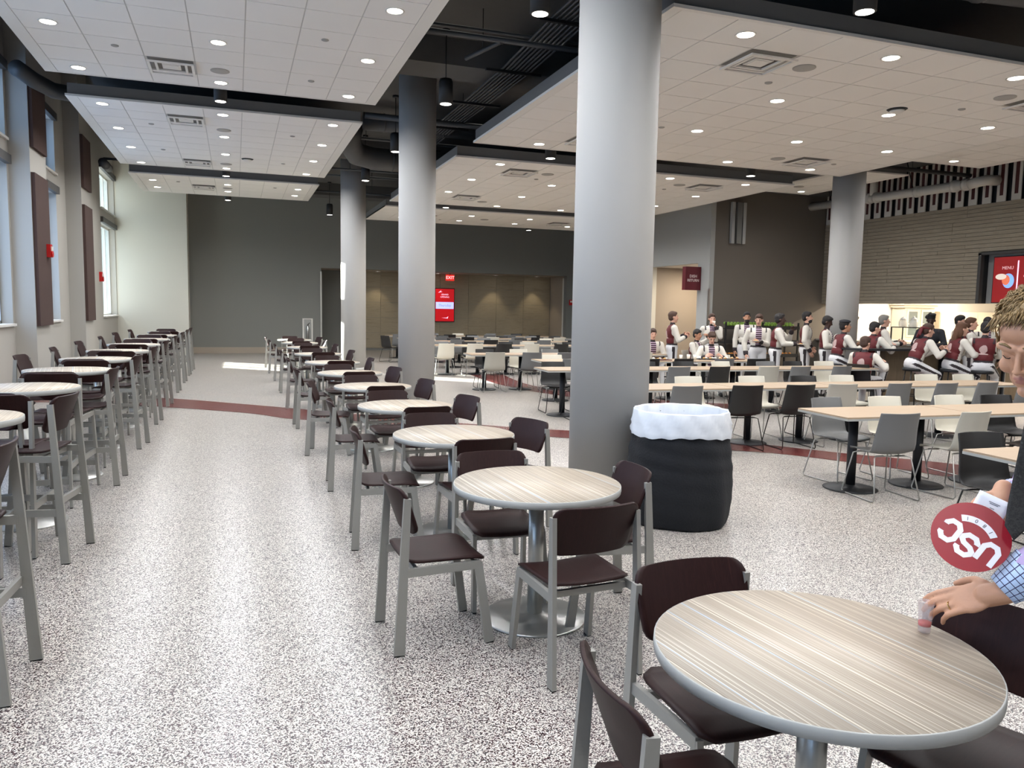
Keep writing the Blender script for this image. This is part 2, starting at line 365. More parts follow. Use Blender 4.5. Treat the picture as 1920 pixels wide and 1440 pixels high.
# far end
struct('wall_far_cream', [((XW, 28.0, 0), (-1.47, 29.3, H)), ((XW, 28.0, H), (-2.2, 29.3, HL))], M_CREAM)
struct('wall_far', [((-1.47, 29.0, 0), (2.94, 29.3, H)), ((2.94, 29.0, 3.08), (12.62, 29.3, H)), ((12.62, 29.0, 0), (12.95, 29.3, H))], M_GREY)
struct('baseboard_far', [((-1.47, 28.97, 0), (2.94, 29.0, 0.21))], M_TAUPE)
struct('wall_alcove', [((2.74, 29.3, 0), (2.94, 31.1, 3.3)), ((2.94, 30.75, 0), (13.0, 31.1, 3.3))], M_GREY)
struct('wall_alcove_right', [((12.62, 29.3, 0), (12.8, 30.75, 3.1))], M_TAUPE)
struct('ceiling_alcove', [((2.74, 29.3, 3.08), (13.0, 31.1, 3.3))], M_TAUPE)
struct('trim_1', [((2.90, 28.975, 0.2), (2.96, 29.01, 2.95))], M_STEEL)
struct('trim_2', [((3.9, 30.70, 0.2), (3.96, 30.745, 2.8))], M_STEEL)
struct('trim_3', [((12.58, 29.28, 0), (12.63, 29.34, 3.0))], M_CREAM)
pw = empty('wall_panelling', (0, 0, 0), label='wood-look wall panelling lining the back of the recess beyond the far tables', cat='panelling')
pm = MB().box((0.004, 0, 0.004), (1.196, 0.03, 0.596)).mesh('panel', M_PANELW)
for i in range(7):
    for j in range(5): inst('panel', pm, pw, (4.2+1.2*i, 30.715-random.random()*.004, 0.12+0.6*j-0.03))
# right: mid grey wall with doorway, dark wall, plank wall over the servery
XG, XR, YD = 12.95, 17.0, 19.45
struct('wall_right_grey', [((XG, YD, 0), (XG+.15, 20.05, H)), ((XG, 20.05, 3.16), (XG+.15, 22.75, H)), ((XG, 22.75, 0), (XG+.15, 29.0, H))], M_LGREY)
struct('wall_corridor', [((XG+.15, 22.75, 0), (15.4, 22.9, 3.3)), ((15.3, 19.65, 0), (15.4, 22.9, 3.3))], M_TAUPE)
struct('ceiling_corridor', [((XG+.15, 19.65, 3.16), (15.4, 22.9, 3.3))], M_WHITEP)
struct('trim_4', [((XG-.02, 22.72, 0), (XG+.16, 22.78, 3.16))], M_CREAM)
struct('wall_right_dark', [((XG+.15, YD, 0), (24.7, YD+.2, H))], M_BROWNG)
struct('trim_5', [((XG-.012, YD-.012, 0), (XG+.04, YD+.03, 2.4))], M_STEEL)
struct('wall_right_upper', [((XR+.05, 14.06, 2.04), (XR+.3, YD, H)), ((XR+.05, -6, 3.24), (XR+.3, 14.06, H)), ((XR+.05, -6, 2.04), (XR+.3, 5.5, 3.24))], M_BLACKM)
struct('wall_kitchen_end', [((XR+.3, YD-.04, 0), (24.5, YD, 2.9))], M_WHITEP)
struct('wall_right_counter', [((XR, -6, 0), (XR+.3, YD, 0.92))], M_TAUPE)
struct('wall_behind', [((-4.1, -6.2, 0), (24.7, -6.0, H))], M_LGREY)
struct('wall_kitchen_back', [((24.5, -6, 0), (24.7, YD, 2.9))], M_WHITEP)
struct('ceiling_kitchen', [((XR+.3, -6, 2.75), (24.5, YD, 2.9))], M_WHITEP)
struct('ceiling', [((-2.35, -6.2, H), (24.8, 31.2, H+.2)), ((-4.2, -6.2, HL), (-2.35, 31.2, HL+.2)), ((-2.35, -6.2, H+.2), (-2.2, 31.2, HL+.2))], M_BLACKC)
struct('wall_behind_upper', [((-4.1, -6.2, H), (-2.35, -6.0, HL))], M_LGREY)
b = MB()
for yy in (4.2, 11.35, 18.6, 25.8): b.box((2.2, yy, 5.24), (16.85, yy+.75, H))
b.build('ceiling_beams', M_BLACKC, kind='structure')
# plank wall
pl = empty('plank_cladding', (0, 0, 0), label='weathered grey wood planks cladding the wall above the servery opening', cat='cladding')
rowh = 0.0953; protos = {}
for r in range(25):
    z = 2.04+r*rowh; y = YD-.02; first = True
    yend = 5.5
    while y > yend:
        L = random.choice((1.2, 1.6, 2.0)) if not first else random.choice((.5, .9, 1.3)); first = False; y1 = y; y0 = max(y-L, yend)
        if y0-yend < 0.4: y0 = yend
        segs = [(y0, y1)]
        if z < 3.22:      # menu recess
            segs = [(max(y0, 14.1), y1)] if y1 > 14.15 else []
            if y0 < 7.0 < 14.1: pass
        for s0, s1 in segs:
            if s1-s0 < .1: continue
            k = round(s1-s0, 2)
            if k not in protos: protos[k] = MB().box((0, 0, 0.004), (0.05, k-.004, rowh-.004)).mesh('plank', M_PLANK)
            inst('plank', protos[k], pl, (XR-random.random()*.006, s0, z))
        y = y0
struct('trim_6', [((XR-.05, 14.02, 2.04), (XR+.06, 14.1, 3.24)), ((XR-.05, 5.5, 3.2), (XR+.06, 14.1, 3.26))], M_DKTRIM)
struct('wall_menu_recess', [((XR+.24, 5.5, 2.04), (XR+.3, 14.05, 3.24))], M_LGREY)
# piano-key frieze
fz = empty('slatted_frieze', (0, 0, 0), label='black and white vertical slatted frieze running above the plank wall', cat='frieze')
b = MB(); b.box((0, 0, 0), (.03, .065, 1.18)); b.box((0, .165, 0), (.03, .23, 1.18)); b.box((0, .065, 0), (.03, .165, .14)); km = b.mesh('slat', M_PIPE)
rm = MB().box((0.012, .066, .14), (.022, .164, 1.18)).mesh('slot_board', M_REDSLOT)
for k in range(36):
    s = inst('slat', km, fz, (XR-.03, 19.15-.375*k, 4.42)); inst('slot_board', rm, s, (0, 0, 0), label='dark red board in the slot')
# columns
def column(x, y, r, label):
    b = MB(); b.lathe([(r, 0), (r, 5.61)], 48)
    o = b.build('round_column', M_COLUMN); tag(o, kind='structure', label=label); o.location = (x, y, 0)
    MB().lathe([(r+.012, 0), (r+.012, .1), (r, .105)], 48).build('column_base_ring', M_COLUMN, o)
column(3.165, 6.257, .351, 'nearest thick round column, standing behind the black bin')
column(2.985, 13.4, .318, 'second round column along the central aisle')
column(2.93, 20.75, .322, 'third round column, furthest down the central aisle')
column(12.28, 13.4, .328, 'round column standing among the uniformed people')

# ------------------------------------------------------------------ ceiling clouds, downlights, vents
tile_me = {}
def tile(w, d):
    k = (round(w, 3), round(d, 3))
    if k not in tile_me: tile_me[k] = MB().box((-w/2+.007, -d/2+.007, 0.0), (w/2-.007, d/2-.007, .007)).mesh('ceiling_tile', M_TILE)
    return tile_me[k]
RING = MB().lathe([(.082, .008), (.098, 0.0), (.104, 0.0), (.104, .01)], 24).mesh('trim_ring', M_WHITEP)
LENS = MB().lathe([(.0001, .004), (.082, .004)], 24).mesh('lens', M_LENS)
lamp_data = bpy.data.lights.new('downlight_lamp', 'AREA'); lamp_data.shape = 'DISK'; lamp_data.size = .15; lamp_data.energy = DOWN_W*0.86; lamp_data.color = (1.0, 0.81, 0.60); lamp_data.spread = math.radians(165)
lamp_cool = lamp_data.copy(); lamp_cool.energy = DOWN_W*1.3; lamp_cool.color = (0.95, 0.97, 1.0)
def mk_down():
    t = empty('recessed_downlight', cat='light'); inst('trim_ring', RING, t); inst('lens', LENS, t)
    l = bpy.data.objects.new('lamp', lamp_data); COL.objects.link(l); l.parent = t; l.location = (0, 0, -.012)
    return t
DOWN = Proto(mk_down)
def mk_vent():
    t = empty('air_diffuser', cat='vent'); b = MB(); q = .29
    for s, z in ((q, 0), (.20, .02), (.115, .03)):
        w = .035 if s == q else .03
        for a, c in (((-s, -s, -.012+z), (s, -s+w, z+.006)), ((-s, s-w, -.012+z), (s, s, z+.006)), ((-s, -s+w, -.012+z), (-s+w, s-w, z+.006)), ((s-w, -s+w, -.012+z), (s, s-w, z+.006))): b.box(a, c)
    b.build('diffuser_frame', M_WHITEP, t); MB().box((-.09, -.09, .012), (.09, .09, .03)).build('diffuser_core', M_WHITEP, t)
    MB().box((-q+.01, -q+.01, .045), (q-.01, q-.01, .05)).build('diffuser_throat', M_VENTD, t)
    return t
VENT = Proto(mk_vent)
SPK = Proto(lambda: tag(MB().lathe([(.0001, 0), (.115, 0), (.125, .004), (.125, .012)], 28).build('ceiling_speaker', M_SPEAK), cat='speaker'))
SPR = Proto(lambda: tag(MB().lathe([(.0001, 0), (.032, 0), (.045, .006), (.045, .014)], 16).build('sprinkler_cover', M_SPEAK), cat='sprinkler'))
def cloud(x0, x1, y0, y1, z, nx, ny, name, lights, vents=(), spk=(), spr=(), pitchy=None):
    t = empty('ceiling_cloud', (x0, y0, z), label=name, cat='ceiling panel', group='suspended tiled ceiling panels')
    w, d = x1-x0, y1-y0; px = .61 if nx*.61 < w else w/nx; py = (d-.1)/ny if pitchy is None else pitchy
    bx = (w-nx*px)/2; by = (d-ny*py)/2
    hx, hy = (w-.0)/2, 0
    f = MB(); h = .20; e = .03
    # tray: perimeter trim flush with the tiles and the fascia above it, set back a little
    f.box((0, 0, -.002), (w, by, .03)); f.box((0, d-by, -.002), (w, d, .03)); f.box((0, by, -.002), (bx, d-by, .03)); f.box((w-bx, by, -.002), (w, d-by, .03))
    f.build('cloud_border', M_WHITEP, t)
    g = MB(); g.box((.03, .03, .03), (w-.03, .05, h)); g.box((.03, d-.05, .03), (w-.03, d-.03, h)); g.box((.03, .05, .03), (.05, d-.05, h)); g.box((w-.05, .05, .03), (w-.03, d-.05, h))
    g.build('fascia', M_FASCIA, t)
    MB().box((.05, .05, .007), (w-.05, d-.05, .03)).build('ceiling_grid', M_GRID, t)
    MB().box((.05, .05, .031), (w-.05, d-.05, .05)).build('tray_back', M_BLACKC, t)
    cen = lambda i, j: (bx+px*(i+.5), by+py*(j+.5))
    vs = {(i, j) for i, j in vents}
    for i in range(nx):
        for j in range(ny):
            if (i, j) in vs: continue
            cx, cy = cen(i, j); inst('ceiling_tile', tile(px, py), t, (cx, cy, 0))
    short = name.split(' with')[0]
    jj = sorted({j for i, j in lights}); ii = sorted({i for i, j in lights})
    for i, j in lights:
        cx, cy = cen(i, j)
        dn = DOWN.put((x0+cx, y0+cy, z-.008), 0, 'downlight, %s from left, %s lit row, %s' % (ORD[ii.index(i)], ORD[jj.index(j)], SHORT[name]), 'recessed downlights')
        if x0 < 0:
            for ch in dn.children:
                if ch.type == 'LIGHT': ch.data = lamp_cool
    for k, (i, j) in enumerate(vents):
        cx, cy = cen(i, j); VENT.put((x0+cx, y0+cy, z-.040), 0, 'square air diffuser, %s from the front in %s' % (ORD[k], SHORT[name]), 'square air diffusers')
    for k, (i, j) in enumerate(spk):
        cx, cy = cen(i, j); SPK.put((x0+cx, y0+cy, z-.012), 0, 'round ceiling speaker, %s from the front in %s' % (ORD[k], SHORT[name]), 'round ceiling speakers')
    for k, (i, j) in enumerate(spr):
        cx, cy = cen(i, j); SPR.put((x0+cx, y0+cy, z-.014), 0, 'small sprinkler cover, %s in %s' % (ORD[k], SHORT[name]), 'sprinkler covers')
    return t
SHORT = {}
def C(name, short, *a, **k): SHORT[name] = short; return cloud(*a[:7], name, *a[7:], **k)
g4 = lambda xs, ys: [(i, j) for j in ys for i in xs]
C('nearest hanging tiled ceiling panel on the window side', 'the nearest window-side panel', -2.45, 2.15, 6.50, 12.73, 4.90, 7, 10, g4((0, 3, 6), (0, 3, 6, 9)), vents=[(2, 2), (2, 8)], spk=[(3, 1), (3, 8)], spr=[(1, 7), (1, 2), (5, 5), (5, 8)])
C('second hanging tiled ceiling panel on the window side', 'the second window-side panel', -2.45, 2.15, 14.05, 20.27, 4.90, 7, 10, g4((0, 3, 6), (0, 3, 6, 9)), vents=[(2, 1), (2, 8)], spk=[(3, 2), (3, 8)], spr=[(1, 2), (1, 6), (5, 2), (5, 7)])
C('third short tiled ceiling panel nearest the far cream wall', 'the third window-side panel', -2.45, 2.15, 21.55, 24.91, 4.90, 7, 5, g4((0, 3, 6), (1, 3)), vents=[(2, 2)], spk=[(3, 2)], spr=[(1, 1), (5, 1)])
C('largest front tiled ceiling panel, right of the thick column', 'the largest front panel', 3.73, 11.27, 6.33, 12.56, 4.42, 12, 10, [(1, 0), (4, 0), (7, 0), (10, 0), (4, 3), (7, 3), (10, 3), (1, 6), (4, 6), (7, 6), (10, 6), (1, 9), (7, 9), (10, 9), (4, 9), (1, 3)], vents=[(2, 1), (9, 1), (2, 8), (9, 8)], spk=[(3, 1), (8, 1), (8, 8), (3, 8)], spr=[(3, 2), (8, 2), (10, 8), (3, 6)])
C('second tiled ceiling panel behind the thick column', 'the second right-hand panel', 3.78, 11.20, 13.80, 20.22, 4.42, 12, 10, [(1, 0), (7, 0), (10, 0), (1, 3), (4, 3), (7, 3), (10, 3), (1, 6), (4, 6), (7, 6), (10, 6), (1, 9), (4, 9), (7, 9), (10, 9)], vents=[(2, 1), (9, 1), (2, 7), (9, 7)], spk=[(3, 1), (8, 1), (3, 8)], spr=[(3, 2), (8, 2)])
C('farthest narrow tiled ceiling panel over the back tables', 'the farthest right-hand panel', 3.85, 11.17, 21.20, 24.70, 4.42, 12, 5, g4((1, 4, 7, 10), (1, 3)), vents=[(2, 2), (9, 2)], spk=[(5, 2)], spr=[(3, 3)])
C('tiled ceiling panel at the upper right edge, beside the slatted frieze', 'the right edge panel', 12.85, 15.16, 6.6, 12.73, 4.90, 3, 10, [(1, 0), (1, 3), (1, 6), (1, 9)], vents=[], spk=[], spr=[(1, 5)])
C('small tiled ceiling panel behind the column near the plank wall', 'the small panel near the plank wall', 12.85, 14.55, 14.04, 17.35, 4.90, 2, 5, [(1, 1), (1, 4)], spk=[(0, 3)])
dev = empty('ceiling_sensor', (.30, 18.45, 4.88), label='black round ceiling device in the second window-side panel', cat='device')
MB().lathe([(.10, 0), (.13, .02)], 20).build('device_ring', M_BLACKM, dev); MB().lathe([(.0001, -.03), (.07, -.025), (.095, 0)], 20).build('device_dome', M_WHITEP, dev)
d2 = copy_tree(dev, (8.28, 8.25, 4.40), .4, 'black round ceiling device hanging from the largest front panel')
C('tiled ceiling panel overhead on the window side, out of the picture', 'the overhead window-side panel', -2.45, 2.15, -1.00, 5.23, 4.90, 7, 10, g4((0, 3, 6), (0, 3, 6, 9)))
C('tiled ceiling panel overhead on the right, out of the picture', 'the overhead right-hand panel', 3.73, 11.27, -1.2, 5.05, 4.42, 12, 10, g4((1, 4, 7, 10), (0, 3, 6, 9)))
# pendants
cab = MB().tube([(0, 0, .34), (0, 0, 1.0)], .008, 8).mesh('cord', M_BLACKM)
CAN = MB().lathe([(.075, 0), (.10, 0), (.10, .30), (.085, .34), (.0001, .34)], 32).mesh('can', M_BLACKM)
PL = MB().lathe([(.0001, -.003), (.080, -.003)], 24).mesh('lens', M_LENS)
CANOPY = MB().lathe([(.06, 0), (.06, .04)], 20).mesh('ceiling_canopy', M_BLACKM)
plamp = bpy.data.lights.new('pendant_lamp', 'AREA'); plamp.shape = 'DISK'; plamp.size = .14; plamp.energy = 11; plamp.color = (1, .86, .68); plamp.spread = math.radians(110)
def pendant(x, y, z, label):
    t = empty('pendant_light', (x, y, z), 0, label, 'pendant light', 'black can pendants'); inst('can', CAN, t); inst('lens', PL, t)
    c = inst('cord', cab, t); c.scale = (1, 1, 1)
    hh = H-z-.04
    c.data = MB().tube([(0, 0, .33), (0, 0, hh)], .008, 8).mesh('cord', M_BLACKM)
    inst('ceiling_canopy', CANOPY, t, (0, 0, hh))
    l = bpy.data.objects.new('lamp', plamp); COL.objects.link(l); l.parent = t; l.location = (0, 0, -.01)
for k, y in enumerate((7.41, 11.06, 14.75, 18.35, 22.0, 25.6)):
    pendant(2.87, y, 4.60, 'black can pendant, %s along the aisle of columns' % ORD[k])
for k, y in enumerate((13.40, 20.95, 25.7)): pendant(-.17, y, 4.88, 'black can pendant beyond the %s window-side ceiling panel' % ORD[k])
for x, y, l in ((5.36, 5.78, 'black can pendant in front of the largest front panel'), (5.37, 13.2, 'left black can pendant in the gap behind the largest front panel'), (9.65, 13.2, 'right black can pendant in the gap behind the largest front panel'), (9.5, 25.2, 'black can pendant beyond the farthest right-hand panel'), (5.4, 20.7, 'black can pendant between the second and the farthest right-hand panels')):
    pendant(x, y, 4.41, l)
# overhead services
def pipe(name, pts, r, m, label, cat, n=10):
    t = empty(name, (0, 0, 0), label=label, cat=cat); MB().tube(pts, r, n).build('pipe_run', m, t); a, c = Vector(pts[0]), Vector(pts[-1]); k = max(1, int((c-a).length/3.0))
    for i in range(k): q = a.lerp(c, (i+.5)/k); MB().tube([q, (q.x, q.y, H)], .006, 6).build('hanger_rod', M_BLACKM, t)
    return t
for k, (y, z, x0, x1, r) in enumerate(((9.75, 5.12, -2.4, 16.5, .035), (9.95, 5.28, -2.4, 16.5, .022), (14.1, 5.05, 2.2, 16.5, .05), (16.7, 5.2, -2.4, 11, .03), (19.1, 4.95, -2.4, 11, .022), (21.0, 5.1, -2.9, 16, .03), (23.3, 5.0, 2.2, 12, .03))):
    pipe('sprinkler_pipe', [(x0, y, z), (x1, y, z)], r, M_DUCT, 'dark pipe crossing under the ceiling deck, %s from the front' % ORD[k], 'pipe')
pipe('sprinkler_pipe', [(3.25, 9.75, 5.10), (3.0, 10.5, 5.08)], .03, M_DUCT, 'short dark branch pipe under the ceiling deck beside the aisle pendants', 'pipe')
tr = empty('conduit_run', (0, 0, 0), label='bundle of parallel grey conduits on struts under the ceiling deck', cat='conduit')
for k in range(8): MB().tube([(3.62+.065*k, 5.2, 5.18), (3.62+.065*k, 8.9, 5.18), (3.70+.062*k, 11, 5.17), (3.66+.06*k, 14.6, 5.17), (3.66+.06*k, 20, 5.17)], .017, 8).build('conduit', M_DUCT, tr)
for y in (6.6, 8.9, 11.0, 12.9, 14.8, 17.0): MB().box((3.45, y, 5.12), (4.3, y+.05, 5.155)).build('strut', M_BLACKM, tr)
def duct(pts, r, label):
    t = empty('round_duct', (0, 0, 0), label=label, cat='duct'); MB().tube(pts, r, 24).build('duct_body', M_DUCT, t)
    P = [Vector(p) for p in pts]
    for a, c in zip(P[:-1], P[1:]):
        L = (c-a).length
        if L < .8: continue
        d = (c-a).normalized()
        for q in np.arange(.4, L, 1.2): m = a+d*q; MB().tube([m-d*.012, m+d*.012], r*1.05, 24).build('duct_seam', M_DUCT, t)
duct([(2.4, 15.6, 5.3), (4.4, 15.6, 5.3), (11, 15.6, 5.3)], .17, 'upper round dark duct crossing behind the second column')
duct([(2.28, 16.4, 5.35), (2.3, 16.9, 5.15), (2.5, 17.25, 4.98), (2.9, 17.35, 4.92), (4.2, 17.35, 4.92)], .24, 'round dark duct with a bend left of the second column')
duct([(-3.2, 14.55, 5.36), (-3.05, 15.0, 5.30), (-2.85, 15.4, 5.26), (-2.4, 15.7, 5.28), (-1.2, 15.7, 5.3)], .13, 'ribbed round duct hugging the window wall near the ceiling')
duct([(9.5, 5.4, 4.95), (6.6, 5.75, 4.95)], .26, 'large dark round duct above the front right ceiling gap')
duct([(-2.9, 20.9, 5.0), (-2.9, 21.8, 5.0)], .10, 'short dark duct stub beside the third window-side panel')
# cardboard-like lift duct on dark wall
t = empty('wall_conduits', (13.75, 19.38, 0), label='pair of tall grey duct boxes high on the dark wall', cat='duct')
for x, w in ((-.18, .1), (0, .16), (.2, .1)): MB().box((x, -.05, 3.72), (x+w, .05, 4.9)).build('duct_box', M_LGREY if w < .15 else M_GREY, t)
# white vent pipe by the frieze
wp = empty('white_pipe', (0, 0, 0), label='thick white pipe with couplings running in front of the slatted frieze', cat='pipe')
MB().tube([(16.45, 19.75, 4.94), (16.45, 14.0, 4.84)], .115, 20).build('pipe_body', M_PIPE, wp)
for y in (14.15, 14.45, 15.55, 16.9, 17.15, 17.7, 17.9): MB().tube([(16.45, y-.05, 4.84+.017*(y-14)), (16.45, y+.05, 4.845+.017*(y-14))], .145, 20).build('coupling', M_PIPE, wp)
MB().tube([(16.45, 17.02, 4.9), (16.45, 17.02, 5.6)], .1, 16).build('riser', M_PIPE, wp)
MB().tube([(16.45, 14.05, 4.84), (16.45, 13.85, 4.86), (16.6, 13.75, 4.9), (16.95, 13.75, 4.92)], .12, 16).build('elbow', M_PIPE, wp)
for y in (15.7, 18.6): MB().tube([(16.45, y, 4.95), (16.2, y, 5.6)], .012, 6).build('hanger_rod', M_BLACKM, wp)

# ------------------------------------------------------------------ wall fittings
def wpanel(y0, y1, z0, z1, label):
    b = MB().box((XP, y0, z0), (XP+.06, y1, z1)); tag(b.build('acoustic_panel', M_ACOU), label, 'acoustic panel', 'brown acoustic wall panels')
wpanel(15.6, 16.62, 4.34, 5.5, 'upper brown acoustic panel on the nearer window pier')
wpanel(15.6, 16.62, 1.27, 3.91, 'tall lower brown acoustic panel on the nearer window pier')
wpanel(20.33, 21.35, 4.32, 5.5, 'upper brown acoustic panel on the farther window pier')
wpanel(20.33, 21.35, 1.27, 3.93, 'tall lower brown acoustic panel on the farther window pier')
def alarm(loc, rz, label, s=1.0):
    t = empty('fire_alarm', loc, rz, label, 'fire alarm'); t.scale = (s, s, s)
    MB().box((-.06, -.05, -.09), (.06, 0, .09)).build('housing', M_RED, t); MB().box((-.035, -.065, .0), (.035, -.05, .06)).build('strobe', M_WHITEP, t)
    MB().lathe([(.0001, 0), (.04, .0), (.045, .02)], 14, M=Matrix.Translation((0, -.05, -.045)) @ Matrix.Rotation(PI/2, 4, 'X')).build('horn', M_RED, t)
alarm((XP+.06, 16.35, 2.62), PI/2, 'red fire alarm strobe over the nearer tall acoustic panel', 1.3)
alarm((XW, 24.7, 2.42), PI/2, 'red fire alarm strobe beside the far window', 1.5)
alarm((12.8, 28.98, 2.02), 0, 'small red fire alarm beside the far recess', 1.2)
t = empty('extinguisher_cabinet', (2.45, 29.0, .42), label='white fire extinguisher cabinet on the far dark grey wall', cat='cabinet')
b = MB(); b.box((-.18, -.05, 0), (.18, 0, .03)); b.box((-.18, -.05, .8), (.18, 0, .83)); b.box((-.18, -.05, .03), (-.13, 0, .8)); b.box((.13, -.05, .03), (.18, 0, .8)); b.build('cabinet_frame', M_WHITEP, t)
MB().box((-.13, -.01, .03), (.13, 0, .8)).build('cabinet_back', M_LGREY, t)
MB().lathe([(.055, .06), (.055, .5), (.02, .56), (.02, .6)], 16, c=(0, -.06, 0)).build('extinguisher', M_STEEL, t, label='steel fire extinguisher')
MB().bar((0, -.06, .6), (.07, -.06, .68), .02, .03).build('extinguisher_handle', M_BLACKM, t)
# exit sign, screens
E_RED = mat('exit_red', (.8, .02, .01, 1), .4, emit=(1.0, .06, .03, 1), es=1.6)
E_WHITE = mat('lit_white', (1, 1, 1, 1), .4, emit=(1, .9, .9, 1), es=1.0)
E_SCR = mat('screen_red', (.3, .0, .0, 1), .3, emit=(.42, .003, .008, 1), es=1.0)
E_BLUE = mat('screen_pale_blue', (.5, .5, 1, 1), .3, emit=(.42, .50, 1, 1), es=1.05)
E_PINK = mat('screen_pink_white', (.9, .7, .9, 1), .3, emit=(.95, .62, .85, 1), es=1.0)
M_SILV = mat('silver_print', srgb(220, 200, 196), .5)
t = empty('exit_sign', (8.10, 30.3, 2.80), label='lit red exit sign under the recess ceiling', cat='sign')
MB().box((-.17, -.03, 0), (.17, .03, .24)).build('sign_body', mat('exit_body', (.7, .01, .01, 1), .4, emit=(.9, .03, .02, 1), es=.8), t); text('EXIT', .17, E_WHITE, t, (0, -.034, .12), (PI/2, 0, 0))
MB().box((-.02, -.01, .24), (.02, .01, .28)).build('sign_bracket', M_BLACKM, t)
t = empty('digital_sign', (7.98, 30.68, 1.15), label='tall red digital screen on the panelled recess wall', cat='screen')
MB().box((-.41, -.05, 0), (.41, .0, 1.36)).build('bezel', M_BLACKM, t); MB().box((-.385, -.054, .03), (.385, -.05, 1.33)).build('display', E_SCR, t)
MB().box((-.37, -.058, .53), (.37, -.054, .80)).build('info_band', E_BLUE, t)
text('GRAND', .085, E_PINK, t, (-.0, -.057, 1.10), (PI/2, 0, 0)); text('OPENING', .085, E_PINK, t, (0, -.057, 1.0), (PI/2, 0, 0))
b = MB(); b.add([(-.28, -.056, 1.17), (-.15, -.056, 1.27), (-.17, -.056, 1.22), (-.10, -.056, 1.21)], [(0, 1, 2), (0, 2, 3)]); b.build('swoosh', E_PINK, t)
b = MB(); b.add([(-.14, -.056, .17), (.13, -.056, .14), (.15, -.056, .23), (.08, -.056, .17)], [(0, 1, 2, 3)]); b.build('logo_mark', E_PINK, t)
text('Thursday', .14, mat('screen_ink', (.1, .1, .5, 1), .5, emit=(.25, .28, .75, 1), es=1), t, (0, -.060, .665), (PI/2, 0, 0))
# menu screens facing the room (normal -X)
RM = (PI/2, 0, -PI/2)
t = empty('menu_screen', (XR+.12, 13.78, 2.07), label='large red wall menu screen at the right edge above the servery', cat='screen')
MB().box((-.02, -2.6, -.02), (.06, .02, 1.08)).build('bezel', M_BLACKM, t); MB().box((-.026, -2.58, 0), (-.02, 0, 1.06)).build('display', mat('menu_red', (.3, 0, 0, 1), .3, emit=(.12, .006, .007, 1), es=1.0), t)
text('MENU', .105, mat('menu_ink', (.8, .6, .6, 1), .4, emit=(.62, .36, .38, 1), es=.8), t, (-.03, -.36, .80), RM)
MB().box((-.032, -.63, .1), (-.027, -.60, .96)).build('divider_line', E_PINK, t)
def disc(name, m, y, z, ry, rz, x, parent, n=28): b = MB(); b.add([(x, y+ry*math.cos(2*PI*k/n), z+rz*math.sin(2*PI*k/n)) for k in range(n)], [tuple(range(n))]); return b.build(name, m, parent)
E_B2 = mat('menu_blue', (.2, .4, 1, 1), .4, emit=(.22, .42, .95, 1), es=.9)
disc('plate_picture', E_B2, -.39, .50, .145, .17, -.028, t); disc('food_picture', mat('menu_food', (.7, .2, .1, 1), .4, emit=(.55, .12, .06, 1), es=.9), -.33, .52, .10, .12, -.030, t); disc('food_picture', mat('menu_cream', (.8, .7, .6, 1), .4, emit=(.62, .5, .42, 1), es=.8), -.20, .60, .14, .07, -.031, t)
text('EAT', .16, E_B2, t, (-.03, -1.0, .83), RM); disc('plate_picture', mat('menu_pale', (.8, .7, .7, 1), .4, emit=(.55, .42, .4, 1), es=.8), -.98, .60, .22, .08, -.028, t)
# return sign by the doorway
t = empty('hanging_sign', (12.72, 19.95, 2.36), label='dark red blade sign projecting beside the corridor doorway', cat='sign')
MB().box((-.30, -.09, 0), (.22, .09, .68)).build('sign_board', mat('maroon_sign', srgb(96, 22, 32), .5, var=.02), t)
text('DISH', .115, M_SILV, t, (-.04, -.093, .40), (PI/2, 0, 0), bold=.003); text('RETURN', .105, M_SILV, t, (-.04, -.093, .28), (PI/2, 0, 0), bold=.003)
# ------------------------------------------------------------------ chairs, stools, tables
def rr(v, w, h, r):
    """half width of a rounded rectangle (w,h,corner r) at height v in 0..h"""
    d = min(v, h-v)
    return w/2 if d >= r else w/2-r+math.sqrt(max(0, r*r-(r-d)**2))
def cosrow(n): return [0.5-0.5*math.cos(PI*i/n) for i in range(n+1)]
def plyback(w, h, z0, y0, lean, curve, th=.013, top_r=.055):
    vv = [0, .012, .04, .09, .17, .3, .5, .7, .83, .91, .96, .988, 1.0]; nv = len(vv)-1
    def fn(u, v):
        k = v*nv; i = min(int(k), nv-1); t = vv[i]+(vv[i+1]-vv[i])*(k-i); z = t*h
        hw = rr(z, w*(.94+.06*t), h, top_r); x = (2*u-1)*hw
        y = y0-lean*t+curve*((x/(w/2))**2)
        n = Vector((-2*curve*x/((w/2)**2), 1, lean/h))
        return (x, y, z0+z), n
    return MB().plate(16, nv, fn, th)
def plyseat(w, d, z, th=.013):
    def fn(u, v):
        y = -d/2+v*d; ww = w*(.93+.07*v); hw = rr(min(y+d/2, d/2+.001), ww, 10, .05) if v < .5 else rr(d-(y+d/2), ww, 10, .045)
        x = (2*u-1)*hw; e = abs(x)/(w/2)
        zz = z-.012*math.cos(e*PI/2)-(.018*((v-.8)/.2)**2 if v > .8 else 0)+(.016*((.2-v)/.2)**2 if v < .2 else 0)
        return (x, y, zz), (0, 0, 1)
    return MB().plate(14, 14, fn, th)
def leg_me(s, top, bot, w, d, name='leg'):
    return MB().bar((s*bot[0], bot[1], 0.006), (s*top[0], top[1], top[2]), w[0], d[0], w[1], d[1], side=(1, 0, 0)).box((s*bot[0]-w[0]/2*.9, bot[1]-d[0]/2*.9, 0), (s*bot[0]+w[0]/2*.9, bot[1]+d[0]/2*.9, .007), 1)
